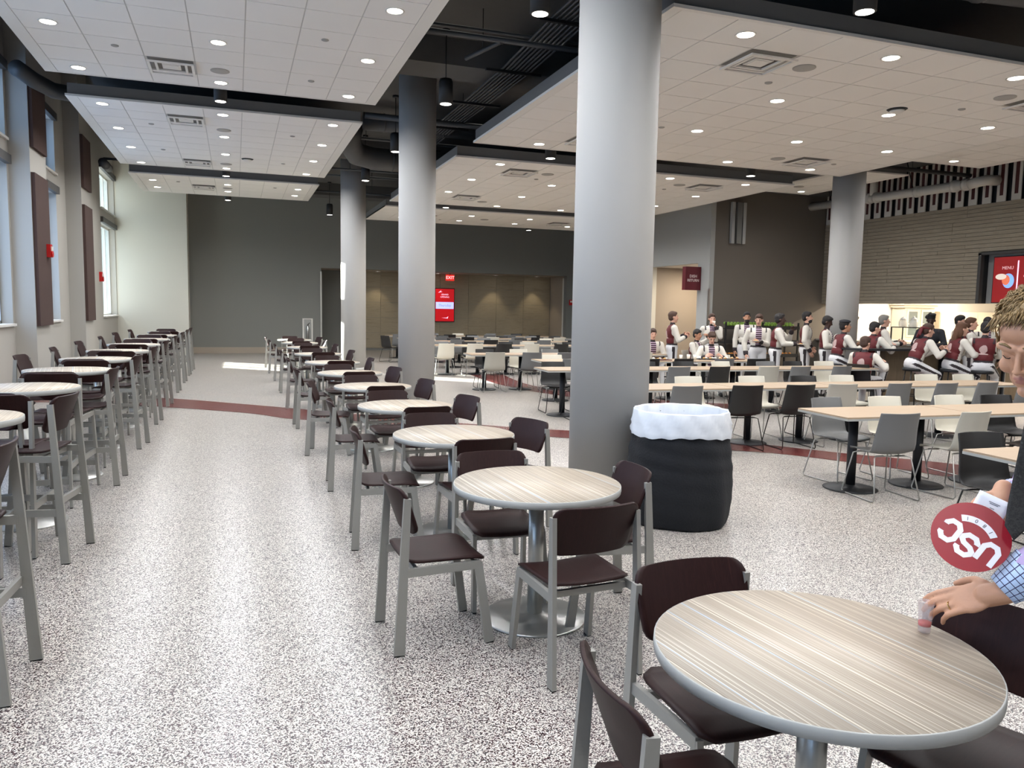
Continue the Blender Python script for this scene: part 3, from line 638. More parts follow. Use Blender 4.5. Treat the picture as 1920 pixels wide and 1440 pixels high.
def seating(name, seat, cat, grp, H):
    t = empty(name, cat=cat)
    sp = 0.02 if seat > .6 else 0
    plyseat(.43, .42, seat).build('seat', M_WOOD, t)
    bz = seat+(.135 if seat < .6 else .12)
    plyback(.45, .235, bz, -.185-sp, .085, .05).build('backrest', M_WOOD, t)
    for s in (-1, 1):
        leg_me(s, (.218, -.205-sp, bz+.19), (.226, -.245-2*sp, 0), (.022, .022), (.055, .034)).build('rear_leg', [M_FRAME, M_RUB], t)
        leg_me(s, (.205, .165, seat-.03), (.218, .225+sp, 0), (.022, .022), (.048, .040)).build('front_leg', [M_FRAME, M_RUB], t)
        MB().bar((s*.216, -.215-sp, seat-.045), (s*.207, .175, seat-.04), .02, .042, side=(1, 0, 0)).build('side_rail', M_FRAME, t)
        if seat > .6: MB().bar((s*.221, -.24-sp, .34), (s*.213, .215, .34), .02, .045, side=(1, 0, 0)).build('side_footrest', M_FRAME, t)
    MB().bar((-.2, .15, seat-.045), (.2, .15, seat-.045), .02, .03, side=(0, 1, 0)).build('cross_rail', M_FRAME, t)
    MB().bar((-.2, -.15, seat-.05), (.2, -.15, seat-.05), .02, .03, side=(0, 1, 0)).build('cross_rail', M_FRAME, t)
    if seat > .6:
        MB().bar((-.215, .215, .22), (.215, .215, .22), .02, .045, side=(0, 1, 0)).build('front_footrest', M_FRAME, t)
        MB().bar((-.22, -.235, .40), (.22, -.235, .40), .02, .04, side=(0, 1, 0)).build('rear_stretcher', M_FRAME, t)
    return t
CHAIR = Proto(lambda: seating('dining_chair', .455, 'chair', None, .82))
STOOL = Proto(lambda: seating('bar_stool', .735, 'stool', None, 1.12))
def round_table(r, h, br):
    t = empty('round_table' if h < .9 else 'bar_table', cat='table')
    MB().lathe([(.001, -.004), (r-.004, -.004), (r-.004, 0), (.001, 0)], 72, c=(0, 0, h)).build('tabletop', M_LAM, t)
    MB().lathe([(r-.006, -.036), (r, -.034), (r+.001, -.018), (r, -.002), (r-.004, 0.0003), (r-.0041, -.036)], 72, c=(0, 0, h)).build('edge_band', M_EDGE, t)
    MB().lathe([(.001, -.036), (r-.006, -.036), (r-.006, -.005), (.001, -.005)], 48, c=(0, 0, h)).build('tabletop_core', M_EDGE, t)
    b = MB(); b.lathe([(.14, -.05), (.14, -.037)], 24, c=(0, 0, h)); b.lathe([(.042, .012), (.042, h-.045)], 32); b.build('pedestal', M_STEEL, t)
    MB().lathe([(br, 0), (br+.002, .006), (br-.006, .013), (.06, .022), (.05, .03), (.001, .03)], 64).build('base_plate', M_STEEL, t)
    return t
RT = Proto(lambda: round_table(.457, .76, .285)); BT = Proto(lambda: round_table(.385, 1.05, .27))
TY = [1.70, 3.88, 5.60, 7.38, 9.28, 11.25, 13.42, 15.85, 18.4, 20.6, 22.5]
FROMCAM = ['nearest']+[ORD[i]+' nearest' for i in range(1, 12)]
def jit(a): return (random.random()-.5)*2*a
D = math.radians
for i, y in enumerate(TY):
    RT.put((1.54, y, 0), D(jit(4) if i else 0), 'low round table with striped beige top, %s in the right-hand row' % FROMCAM[i], 'low round tables in the right-hand row')
CH = {0: [((1.49, 2.06), 180, 'behind'), ((1.07, 1.60), -97, 'at the left of'), ((1.97, 1.56), 108, 'at the right of')],
      1: [((1.52, 3.335), 4, 'in front of'), ((1.46, 4.25), 178, 'behind'), ((.965, 3.85), -88, 'at the left of'), ((1.90, 3.87), 86, 'at the right of')],
      2: [((1.58, 5.19), 3, 'in front of'), ((1.5, 6.05), 176, 'behind'), ((1.03, 5.55), -96, 'at the left of'), ((2.0, 5.66), 110, 'at the right of')],
      3: [((1.60, 6.95), 2, 'in front of'), ((1.5, 7.86), 182, 'behind'), ((1.06, 7.38), -94, 'at the left of'), ((1.99, 7.42), 106, 'at the right of')],
      4: [((1.57, 8.84), 3, 'in front of'), ((1.5, 9.76), 180, 'behind'), ((1.03, 9.16), -102, 'at the left of'), ((1.99, 9.26), 104, 'at the right of')]}
for i in range(5, len(TY)):
    y = TY[i]
    CH[i] = [((1.56+jit(.05), y-.44), jit(5), 'in front of'), ((1.5+jit(.05), y+.47), 180+jit(5), 'behind'), ((1.03+jit(.04), y+jit(.05)), -93+jit(7), 'at the left of'), ((2.0+jit(.04), y+jit(.05)), 102+jit(10), 'at the right of')]
for i, L in CH.items():
    for (x, y), a, w in L:
        CHAIR.put((x, y, 0), D(a), 'dark wood chair %s the %s low round table' % (w, FROMCAM[i]), 'dark wood chairs around the low round tables')
BY = [3.3, 5.03, 6.76, 8.46, 10.1, 11.8, 13.6, 15.6, 17.55, 19.6]
for i, y in enumerate(BY):
    BT.put((-1.53, y, 0), D(jit(4)), 'tall round bar table, %s along the window wall' % FROMCAM[i], 'tall round bar tables along the window wall')
RS = [3.88, 5.86, 8.16, 10.13, 12.1, 14.1, 16.3, 18.3, 20.1, 21.6]
for i, y in enumerate(RS):
    x = -1.215 if i == 0 else -1.345
    if i == 1: x = -1.31
    STOOL.put((x, y, 0), D(90-(11 if i == 1 else 4)+jit(3)), 'dark wood bar stool, %s on the aisle side of the bar tables' % FROMCAM[i], 'bar stools on the aisle side')
for i, y in enumerate(BY):
    if i: STOOL.put((-1.47+jit(.04), y-.68, 0), D(jit(6)), 'dark wood bar stool with its back to the viewer at the %s bar table' % FROMCAM[i], 'bar stools seen from behind')
    STOOL.put((-1.55+jit(.04), y+.62, 0), D(180+jit(5)), 'dark wood bar stool facing the viewer behind the %s bar table' % FROMCAM[i], 'bar stools facing the viewer')
    if i > 1: STOOL.put((-2.06+jit(.03), y+jit(.1), 0), D(-90+jit(8)), 'dark wood bar stool on the window side of the %s bar table' % FROMCAM[i], 'bar stools on the window side')

# shell chairs ------------------------------------------------------
PROF = [(.215, .425, .37), (.20, .437, .40), (.12, .440, .43), (.02, .430, .45), (-.08, .425, .46), (-.15, .438, .46), (-.195, .475, .455), (-.215, .53, .45), (-.228, .60, .435), (-.243, .68, .42), (-.26, .76, .41), (-.275, .815, .405), (-.278, .825, .40)]
def shellfn(u, v):
    n = len(PROF)-1; k = v*n; i = min(int(k), n-1); f = k-i
    P = [PROF[i][j]*(1-f)+PROF[i+1][j]*f for j in range(3)]; Q0, Q1 = PROF[max(0, i)], PROF[min(n, i+1)]
    t = Vector((0, Q1[0]-Q0[0], Q1[1]-Q0[1])).normalized(); nn = Vector((0, -t.z, t.y))
    e = (2*u-1); c = .045*math.sin(min(1, v*1.3)*PI/2)+.012
    x = e*P[2]/2; off = -nn*c*(e*e)
    if v > .45: off = Vector((0, 1, 0))*c*(e*e)*1.0
    elif v > .25: a = (v-.25)/.2; off = (-nn*(1-a)+Vector((0, 1, .3))*a)*c*(e*e)
    else: off = Vector((0, 0, 1))*c*(e*e)*.8
    return (x, P[0]+off.y, P[1]+off.z), nn
def shell_chair(m, mf):
    t = empty('shell_chair', cat='chair'); MB().plate(14, 24, shellfn, .008).build('seat_shell', m, t)
    for s in (-1, 1):
        MB().tube([(s*.06, .10, .415), (s*.15, .14, .415), (s*.185, .165, .40), (s*.235, .235, .03), (s*.238, .225, .009), (s*.238, -.225, .009), (s*.235, -.24, .03), (s*.19, -.15, .40), (s*.15, -.12, .412), (s*.06, -.10, .412)], .0065, 8).build('sled_leg', mf, t)
    MB().tube([(-.16, .135, .413), (.16, .135, .413)], .006, 6).tube([(-.16, -.12, .41), (.16, -.12, .41)], .006, 6).build('under_frame', mf, t)
    return t
SHC = dict(grey=srgb(106, 106, 105), black=srgb(27, 25, 24), cream=srgb(206, 200, 184), pale=srgb(172, 168, 156))
M_WIRE = mat('light_wire', srgb(170, 168, 162), .35, .8, var=.02); M_WIREB = mat('dark_wire', srgb(48, 45, 42), .4, .7, var=.02)
SH = {k: Proto(lambda k=k, c=c: shell_chair(mat('shell_'+k, c, .5, var=.015), M_WIREB if k == 'black' else M_WIRE)) for k, c in SHC.items()}
CN = dict(grey='grey', black='black', cream='cream white', pale='pale grey')
def long_table():
    t = empty('long_table', cat='table'); L, Wd = 1.55, .72; b = MB()
    MB().box((-L/2, -Wd/2, .748), (L/2, Wd/2, .762)).build('tabletop', M_OAK, t)
    b.box((-L/2-.002, -Wd/2-.002, .728), (L/2+.002, Wd/2+.002, .748)); b.build('edge_band', M_EDGE, t)
    for s in (-1, 1):
        MB().lathe([(.045, .02), (.045, .72)], 20, c=(s*.40, 0, 0)).box((s*.40-.14, -.22, .715), (s*.40+.14, .22, .728)).build('pedestal', M_BASEB, t)
        MB().lathe([(.25, 0), (.255, .008), (.24, .016), (.07, .03), (.05, .045), (.001, .045)], 40, c=(s*.40, 0, 0)).build('pedestal_base', M_BASEB, t)
    return t
LT = Proto(long_table)
g, k_, c_, p_ = 'grey', 'black', 'cream', 'pale'
ROWS = [  # (y at left end, x0, number of tables, near chairs [(x, colour)], far chairs)
 (3.72, 4.86, 1, [], [(5.32, k_), (6.05, k_)]),
 (5.98, 5.30, 2, [(5.70, g), (6.52, p_), (7.42, k_)], [(5.90, g), (6.62, c_), (7.52, c_), (8.1, k_)]),
 (8.62, 4.40, 4, [(5.11, g), (5.94, k_), (6.69, k_), (7.36, p_), (8.20, g), (8.92, g), (9.65, g), (10.4, g)], [(5.0, g), (5.82, c_), (6.80, c_), (7.62, k_), (8.32, c_), (9.85, c_), (10.52, c_)]),
 (11.55, 4.60, 4, [(5.12, k_), (5.95, g), (6.75, g), (7.48, k_), (8.40, p_), (9.0, g), (9.85, g)], [(5.05, k_), (5.9, g), (6.75, k_), (7.5, k_), (8.30, c_), (9.2, g), (9.78, k_), (10.45, c_)]),
 (13.50, 5.30, 3, [(5.80, g), (6.6, c_), (7.3, k_), (8.05, k_), (8.9, g), (9.6, k_)], [(5.82, c_), (6.6, g), (7.2, c_), (9.6, c_)]),
 (15.60, 4.55, 3, [(5.0, p_), (5.80, g), (6.5, g), (7.3, k_), (8.3, c_)], [(5.1, k_), (5.88, c_), (6.65, g), (7.4, k_), (8.5, c_)]),
 (19.40, 4.75, 3, [(4.95, c_), (5.70, c_), (6.46, k_), (7.2, c_), (8.0, k_), (8.75, c_)], [(5.1, g), (5.9, k_), (6.9, k_), (7.5, p_), (8.7, k_)]),
 (21.80, 4.75, 4, [(5.1, c_), (5.9, g), (6.9, k_), (7.6, g), (8.5, g), (9.4, k_)], [(5.2, g), (6.1, k_), (7.0, g), (8.2, k_), (9.0, c_), (9.8, g)]),
 (23.90, 4.75, 4, [(5.2, g), (6.0, g), (6.8, k_), (7.62, c_), (8.4, g), (9.1, k_), (9.83, c_)], [(5.4, g), (6.3, k_), (7.3, g), (8.3, k_), (9.3, g), (10.1, k_)]),
 (26.00, 4.75, 4, [(5.1, g), (5.9, k_), (6.8, k_), (7.52, k_), (8.2, g), (8.9, g), (9.8, k_)], [(5.6, k_), (6.5, g), (7.4, c_), (8.6, g), (9.5, k_)]),
]
RN = ['front row of long tables']+['%s row of long tables' % ORD[i] for i in range(1, 9)]+['farthest row of long tables']
SL = -.06
for r, (y0, x0, nt, near, far) in enumerate(ROWS):
    for i in range(nt):
        x = x0+.78+i*1.56; LT.put((x, y0+SL*(x-x0), 0), D(-3), 'pale wood long table, %s from left, %s' % (ORD[i], RN[r]), 'long pale wood tables')
    for side, lst in (('near', near), ('far', far)):
        for i, (x, c) in enumerate(lst):
            y = y0+SL*(x-x0)+(-.36 if side == 'near' else .42)+jit(.03); a = (-3 if side == 'near' else 177)+jit(7)
            SH[c].put((x, y, 0), D(a), '%s shell chair, %s from left, %s side, %s' % (CN[c], ORD[i], side, RN[r]), 'shell chairs at the long tables')
SH[k_].put((4.55, 24.2, 0), D(-60), 'black shell chair standing alone near the recess wall')
# bin ------------------------------------------------------------------
t = empty('waste_bin', (3.415, 5.45, 0), label='large round bin wrapped in black cloth beside the thick column', cat='bin')
M_CLOTH = mat('black_cloth', srgb(14, 16, 21), .9, var=.06, bump=.4, bscale=60)
def binfn(u, v):
    a = 2*PI*u; z = .006+.85*v
    R = .372+.066*math.sin(PI*(1-v)*.60)-.035*(1-v)**5
    R += .006*math.sin(a*9+v*3)+.010*math.sin(a*4+1)*(1-v)+.004*math.sin(v*40+a*2)*(1 if v > .5 else .4)
    return (R*math.cos(a), R*math.sin(a), z), (math.cos(a), math.sin(a), 0)
b = MB(); NU, NV = 96, 40; vs = []
for j in range(NV+1):
    for i in range(NU): vs.append(binfn(i/NU, j/NV)[0])
b.add(vs, [(j*NU+i, j*NU+(i+1) % NU, (j+1)*NU+(i+1) % NU, (j+1)*NU+i) for j in range(NV) for i in range(NU)]+[tuple(NU-1-i for i in range(NU))], 0, True)
b.build('cloth_wrap', M_CLOTH, t)
M_BAG = mat('white_plastic_bag', srgb(214, 218, 224), .35, var=.02, bump=.12, bscale=16)
b = MB(); prof = [(.404, .722), (.410, .755), (.398, .79), (.402, .815), (.388, .86), (.383, .908), (.376, .918), (.367, .906), (.355, .80), (.34, .6), (.32, .35), (.001, .34)]; vs = []; NU = 96
for j, (R, z) in enumerate(prof):
    for i in range(NU):
        a = 2*PI*i/NU; w = .004*math.sin(a*13+j)+.003*math.sin(a*29+2*j); dz = .012*math.sin(a*3+1)+.005*math.sin(a*17) if j == 0 else .002*math.sin(a*11+j)
        RR = max(R+(w if R > .1 else 0), .001); vs.append((RR*math.cos(a), RR*math.sin(a), z+dz))
b.add(vs, [(j*NU+i, j*NU+(i+1) % NU, (j+1)*NU+(i+1) % NU, (j+1)*NU+i) for j in range(len(prof)-1) for i in range(NU)], 0, True); b.build('bin_liner', M_BAG, t)

# ------------------------------------------------------------------ servery behind the plank wall
b = MB(); b.box((XR-.15, 5, .92), (XR+.55, YD-.02, .97)); tag(b.build('servery_counter', mat('counter_stone', srgb(150, 148, 142), .3, var=.04, bscale=40)), 'long stone counter under the bright servery opening', 'counter')
for SX, SLb in ((XR+1.7, 'bright strip light on the servery ceiling, nearer the counter'), (XR+4.6, 'bright strip light on the servery ceiling, at the back')):
  t = empty('kitchen_light_strip', (SX, 12.4, 2.70), label=SLb, cat='light')
  MB().box((-.1, -6.5, 0), (.1, 6.5, .04)).build('strip_housing', M_WHITEP, t)
  for q in range(5):
    ld = bpy.data.lights.new('strip_lamp', 'AREA'); ld.shape = 'RECTANGLE'; ld.size = .18; ld.size_y = 2.4; ld.energy = 150; ld.color = (1, .87, .70)
    l = bpy.data.objects.new('lamp', ld); COL.objects.link(l); l.parent = t; l.location = (0, -5.0+2.6*q, -.01)
M_CAB = mat('cream_cabinet', srgb(206, 198, 180), .5, var=.02)
t = empty('glass_cabinet', (20.35, 18.85, .95), D(90), label='cream cabinet with two glass doors in the servery', cat='cabinet')
b = MB(); b.box((0, -.62, 0), (.5, .62, 1.02)); b.box((-.05, -.70, 1.02), (.5, .70, 1.10)); b.box((-.09, -.75, 1.10), (.5, .75, 1.14)); b.build('carcass', M_CAB, t)
for s in (-1, 1):
    d = empty('cabinet_door', (-.03, s*.29, .1)); d.parent = t
    b = MB(); b.box((0, -.24, 0), (.03, -.18, .86)); b.box((0, .18, 0), (.03, .24, .86)); b.box((0, -.18, 0), (.03, .18, .06)); b.box((0, -.18, .80), (.03, .18, .86)); b.box((.005, -.18, .40), (.03, .18, .43)); b.build('door_frame', M_CAB, d)
    MB().box((.012, -.18, .06), (.02, .18, .80)).build('door_glass', mat('cabinet_glass', srgb(110, 118, 116), .15, var=.02), d)
t = empty('base_cabinet', (21.9, 18.75, 0), label='low pale cabinet run under the wall cabinets in the servery', cat='cabinet')
MB().box((-2.6, -.35, 0), (2.5, .6, .91)).build('carcass', M_CAB, t); MB().box((-2.62, -.38, .91), (2.52, .6, .949)).build('worktop', M_WHITEP, t)
t = empty('wall_cabinet', (22.8, 18.85, .95), D(90), label='plain pale cabinet run behind the uniformed people', cat='cabinet')
b = MB(); b.box((0, -1.6, 0), (.5, 1.6, .92)); b.build('carcass', M_CAB, t)
for q in range(4): MB().box((-.02, -1.58+.8*q, .03), (0, -.82+.8*q, .89)).build('door', M_CAB, t)
t = empty('glass_sneeze_guard', (16.95, 16.1, .97), label='small glass display case on the servery counter', cat='display case')
b = MB(); [b.box((x-.012, y-.012, 0), (x+.012, y+.012, .42)) for x in (0, .4) for y in (-.5, .5)]; b.box((-.012, -.51, .42), (.42, .51, .445)); b.build('guard_frame', M_BLACKM, t)
MB().box((-.004, -.49, .02), (.004, .49, .42)).build('guard_glass', M_GLASS, t)
for i, y in enumerate((15.9, 16.25)):
    t = empty('glass_jar', (16.98, y, 1.415), label='clear lidded jar on the glass case, %s one' % ('right', 'left')[i], cat='jar', group='clear jars on the glass case')
    MB().lathe([(.09, 0), (.11, .05), (.11, .14), (.08, .19)], 20).build('jar_body', mat('clear_white', srgb(220, 222, 220), .15, alpha=.55), t); MB().lathe([(.09, .19), (.06, .24), (.015, .26), (.018, .29), (.001, .30)], 20).build('lid', M_WHITEP, t)
b = MB()
for k in range(7): a = k*.9; b.ball((16.85+.1*math.cos(a), 18.0+.12*math.sin(a), 1.45+.03*k), (.10, .11, .07), 8, 0)
t = empty('flower_arrangement', (0, 0, 0), label='dark leafy arrangement with yellow blooms on the servery counter by the column', cat='plant'); b.build('foliage', mat('dark_leaf', srgb(44, 42, 30), .8, var=.2, bump=.6, bscale=30), t)
b = MB()
for k in range(6): a = k*1.1+.4; b.ball((16.74+.04*math.cos(a), 18.0+.12*math.sin(a), 1.42+.04*k), .035, 8)
b.build('blooms', mat('yellow_bloom', srgb(206, 190, 96), .7, var=.1), t); MB().lathe([(.09, .97), (.11, 1.2), (.10, 1.38)], 16, c=(16.85, 18.0, 0)).build('vase', M_BASEB, t)
# bar counter and its stools where the uniformed people sit
t = empty('bar_counter', (13.0, 11.75, 0), D(-4), label='dark high counter table where the uniformed people sit', cat='table')
MB().box((-1.9, -.35, 1.035), (2.6, .35, 1.075)).build('counter_top', M_BASEB, t)
for x in (-1.3, .3, 1.9): MB().lathe([(.28, 0), (.27, .015), (.05, .03), (.04, .04), (.04, 1.03)], 24, c=(x, 0, 0)).build('pedestal', M_BASEB, t)
MB().box((-1.0, .05, 0), (2.4, .2, 1.03)).build('counter_panel', stripes('oak_grey', [srgb(120, 104, 84), srgb(140, 124, 102)], 0, 30, .6, .08), t)
# fruit rack on the dark wall
t = empty('fruit_rack', (14.3, 18.95, 0), label='black tiered produce rack against the dark wall', cat='rack')
b = MB(); [b.box((x-.02, y-.02, 0), (x+.02, y+.02, 1.45)) for x in (-1.25, 0, 1.25) for y in (-.28, .28)]; b.build('uprights', M_BLACKM, t)
for z in (.45, .85, 1.25): b = MB(); b.box((-1.27, -.3, z), (1.27, .3, z+.03)); b.box((-1.27, -.32, z), (1.27, -.3, z+.10)); b.build('shelf', M_BLACKM, t)
def fruit(name, m, stemc=True):
    t = empty(name, cat='fruit'); b = MB(); b.lathe([(.001, .008), (.022, 0), (.04, .025), (.044, .05), (.036, .075), (.015, .082), (.001, .074)], 12); b.build('fruit_skin', m, t)
    MB().tube([(0, 0, .072), (.004, 0, .095)], .003, 5).build('stem', M_DKTRIM, t); return t
GA = Proto(lambda: fruit('green_apple', mat('green_apple_skin', srgb(122, 156, 58), .35, var=.08)))
OR_ = Proto(lambda: fruit('orange_fruit', mat('orange_peel', srgb(200, 130, 50), .5, var=.1)))
for i in range(22):
    for j in range(2): GA.put((13.15+.107*i+jit(.01), 18.74+.11*j, 1.33+.045*j), jit(3), 'green apple, %s from left in the %s line on the rack top tier' % (ORD[i], ('front', 'back')[j]), 'green apples on the top tier')
for i in range(20): OR_.put((13.15+.115*i+jit(.02), 18.76+jit(.02), .50), jit(3), 'orange fruit, %s from left on the lowest tier of the black rack' % ORD[i], 'orange fruit on the lowest tier')
t = empty('wire_shelf', (14.5, 20.6, 0), label='wire storage shelf seen through the corridor doorway', cat='shelf')
b = MB(); [b.box((x-.015, y-.015, 0), (x+.015, y+.015, 1.9)) for x in (-.6, .6) for y in (-.6, .6)]; b.build('posts', M_STEEL, t)
for z in (.3, .75, 1.2, 1.65): MB().box((-.6, -.6, z), (.6, .6, z+.02)).build('wire_tier', M_STEEL, t)
cl = bpy.data.lights.new('corridor_lamp', 'AREA'); cl.size = .6; cl.energy = 110; cl.color = (1, .86, .68); l = bpy.data.objects.new('corridor_light', cl); COL.objects.link(l); l.location = (14.2, 21.2, 3.1)
for x in (5.2, 7.6, 10.0, 11.8):
    t = empty('recess_downlight', (x, 30.25, 3.07), label='small downlight in the far recess ceiling, %s from the left' % ORD[(5.2, 7.6, 10.0, 11.8).index(x)], cat='light', group='recess downlights')
    inst('lens', LENS, t, (0, 0, -.004)); inst('trim_ring', RING, t, (0, 0, -.006)); ld = bpy.data.lights.new('recess_lamp', 'SPOT'); ld.energy = 45; ld.color = (1, .84, .58); ld.spot_size = D(75); ld.spot_blend = .5; ld.shadow_soft_size = .05
    l = bpy.data.objects.new('lamp', ld); COL.objects.link(l); l.parent = t; l.location = (0, 0, -.02)
# ------------------------------------------------------------------ people
def prim_mesh(b, p):
    if p[0] == 'e':
        _, c, r, R, tg = p; M = Matrix.Translation(c) @ (R.to_4x4() if R is not None else Matrix())
        b.ball((0, 0, 0), r, 16 if max(r) > .03 else 10, 0, M)
    else:
        _, a, ra, c, rc, tg = p; a = Vector(a); c = Vector(c); d = (c-a); L = d.length; d = d/max(L, 1e-6); pts = []; rs = []
        for k in range(5): t = -1+k/4.0; pts.append(a+d*ra*math.sin(t*PI/2)); rs.append(max(ra*math.cos(t*PI/2), ra*.02))
        for k in range(1, 5): t = k/4.0; pts.append(c+d*rc*math.sin(t*PI/2)) if k else 0; rs.append(max(rc*math.cos(t*PI/2), rc*.02))
        pts.insert(5, c.copy()); rs.insert(5, rc)
        b.tube(pts, rs, 14 if ra > .02 else 9)
def prim_dist(p, X):
    if p[0] == 'e':
        _, c, r, R, tg = p; Q = X-np.array(c)
        if R is not None: Q = Q @ np.array(R.to_3x3())
        r = np.array(r); k = np.linalg.norm(Q/r, axis=1); return (k-1)*k/np.maximum(np.linalg.norm(Q/(r*r), axis=1), 1e-9)
    _, a, ra, c, rc, tg = p; a = np.array(a); c = np.array(c); d = c-a; t = np.clip((X-a) @ d/max(d @ d, 1e-12), 0, 1)
    return np.linalg.norm(X-(a+t[:, None]*d), axis=1)-(ra+(rc-ra)*t)
_dg = None
def fuse(name, prims, voxel, mats, order, smooth=3, post=None, extra=None):
    """Fuse overlapping shapes into one continuous skin and colour it by the nearest shape."""
    b = MB()
    for p in prims: prim_mesh(b, p)
    me = b.mesh(name, mats); o = bpy.data.objects.new(name+'_tmp', me); COL.objects.link(o)
    r = o.modifiers.new('r', 'REMESH'); r.mode = 'VOXEL'; r.voxel_size = voxel; r.use_smooth_shade = True
    if smooth: s = o.modifiers.new('s', 'SMOOTH'); s.iterations = smooth; s.factor = .5
    dg = bpy.context.evaluated_depsgraph_get(); dg.update()
    out = bpy.data.meshes.new_from_object(o.evaluated_get(dg)); out.name = name
    bpy.data.objects.remove(o); bpy.data.meshes.remove(me)
    out.materials.clear()
    for m in mats: out.materials.append(m)
    n = len(out.polygons); C_ = np.empty(n*3); out.polygons.foreach_get('center', C_); C_ = C_.reshape(-1, 3)
    Dm = np.stack([prim_dist(p, C_) for p in prims]); k = Dm.argmin(0); tags = np.array([order.index(p[-1]) for p in prims])[k]
    if post is not None: tags = post(C_, k, tags)
    out.polygons.foreach_set('material_index', tags.astype(np.int32)); out.polygons.foreach_set('use_smooth', np.ones(n, bool)); out.update()
    return out
def rotx(v, a): return Vector((v[0], v[1]*math.cos(a)-v[2]*math.sin(a), v[1]*math.sin(a)+v[2]*math.cos(a)))
def ik(S, T, l1, l2, hint):
    S, T, hint = Vector(S), Vector(T), Vector(hint); d = T-S; L = min(d.length, (l1+l2)*.995); d.normalize(); T = S+d*L
    a = (l1*l1-l2*l2+L*L)/(2*L); h = math.sqrt(max(l1*l1-a*a, 0)); n = (hint-d*hint.dot(d)).normalized(); return S+d*a+n*h, T
def hand_prims(wr, d, n, s, curl=(.35, .5, .4), sc=1.0, thumb=(.55, .35), tg='skin', spread=1.0):
    """palm and five fingers; d along the fingers, n out of the back of the hand, s towards the thumb side"""
    wr, d, n, s = Vector(wr), Vector(d).normalized(), Vector(n), Vector(s)
    n = (n-d*n.dot(d)).normalized(); s = (s-d*s.dot(d)); s = (s-n*s.dot(n)).normalized(); P = []
    R = Matrix((s, d, n)).transposed()
    P.append(('c', wr-d*.02*sc, .026*sc, wr+d*.02*sc, .027*sc, tg))
    P.append(('e', tuple(wr+d*.052*sc), (.040*sc, .050*sc, .0155*sc), R, tg))
    P.append(('e', tuple(wr+d*.03*sc+s*.022*sc-n*.008*sc), (.02*sc, .033*sc, .017*sc), R, tg))
    tips = []
    for i, (o, b0, L) in enumerate(((.029, .090, (.042, .026, .021)), (.0095, .095, (.047, .029, .022)), (-.0105, .091, (.043, .027, .021)), (-.029, .082, (.034, .021, .018)))):
        p = wr+d*b0*sc+s*o*sc; a = 0; r = (.0092, .0096, .009, .008)[i]*sc; dv = (d+s*(o*1.6*spread)).normalized(); P.append(('c', wr+d*.05*sc+s*o*.8*sc, .0105*sc, p, r*1.08, tg))
        for j in range(3):
            c = curl[j] if not isinstance(curl[j], (list, tuple)) else curl[j][i]
            a += c; q = p+(dv*math.cos(a)-n*math.sin(a))*L[j]*sc; P.append(('c', p, r*(1-.09*j), q, r*(.93-.1*j), tg)); p = q
        tips.append(p)
    t0 = wr+d*.022*sc+s*.028*sc; td = (s*math.cos(thumb[0])+d*math.sin(thumb[0])-n*thumb[1]).normalized(); t1 = t0+td*.036*sc
    t2 = t1+(td+d*.55-n*.15-s*.25).normalized()*.032*sc; t3 = t2+(td+d*.95-n*.25-s*.55).normalized()*.026*sc
    P += [('c', t0, .0145*sc, t1, .0115*sc, tg), ('c', t1, .0112*sc, t2, .010*sc, tg), ('c', t2, .0098*sc, t3, .0082*sc, tg)]
    return P, tips
SKIN = {k: mat('skin_'+k, srgb(*v), .55, var=.03, bump=.05, bscale=80) for k, v in dict(fair=(206, 160, 138), tan=(176, 128, 100), brown=(98, 66, 50), dark=(66, 44, 36)).items()}
HAIR = {k: mat('hair_'+k, srgb(*v), .7, var=.15, bump=.9, bscale=90) for k, v in dict(black=(26, 21, 20), brown=(66, 44, 32), light=(120, 92, 62), grey=(120, 116, 110), auburn=(84, 54, 34)).items()}
M_UNI = mat('white_uniform', srgb(204, 198, 187), .85, var=.02, bump=.4, bscale=14); M_TROU = mat('white_trousers', srgb(206, 204, 204), .8, var=.02, bump=.4, bscale=12)
M_VEST = mat('crimson_vest', srgb(84, 5, 13), .7, var=.04, bump=.3, bscale=20); M_TRIMD = mat('black_braid', srgb(34, 24, 28), .7, var=.05)
M_SHOE = mat('black_shoe', srgb(24, 24, 24), .4); M_BLKU = mat('black_uniform', srgb(24, 24, 30), .8, var=.05, bump=.3, bscale=14); M_EMB = mat('silver_embroidery', srgb(176, 150, 146), .7, var=.12, bump=.6, bscale=60)
M_CUP = mat('paper_cup', srgb(226, 220, 208), .6)
def bib():
    m = bpy.data.materials.new('braided_bib'); m.use_nodes = True; nt = m.node_tree; b = nt.nodes['Principled BSDF']; N = nt.nodes.new; L = nt.links.new
    tc = N('ShaderNodeTexCoord'); w = N('ShaderNodeTexWave'); w.bands_direction = 'Z'; w.inputs['Scale'].default_value = 7; L(tc.outputs['Object'], w.inputs[0])
    r = N('ShaderNodeValToRGB'); r.color_ramp.elements[0].position = .62; r.color_ramp.elements[0].color = srgb(44, 18, 30); r.color_ramp.elements[1].position = .7; r.color_ramp.elements[1].color = srgb(176, 150, 170)
    L(w.outputs[1], r.inputs[0]); L(r.outputs[0], b.inputs['Base Color']); b.inputs['Roughness'].default_value = .7; return m
M_BIB = bib()
UTAGS = ['skin', 'coat', 'pants', 'shoe', 'vest', 'braid', 'bib', 'beard']
from mathutils.bvhtree import BVHTree
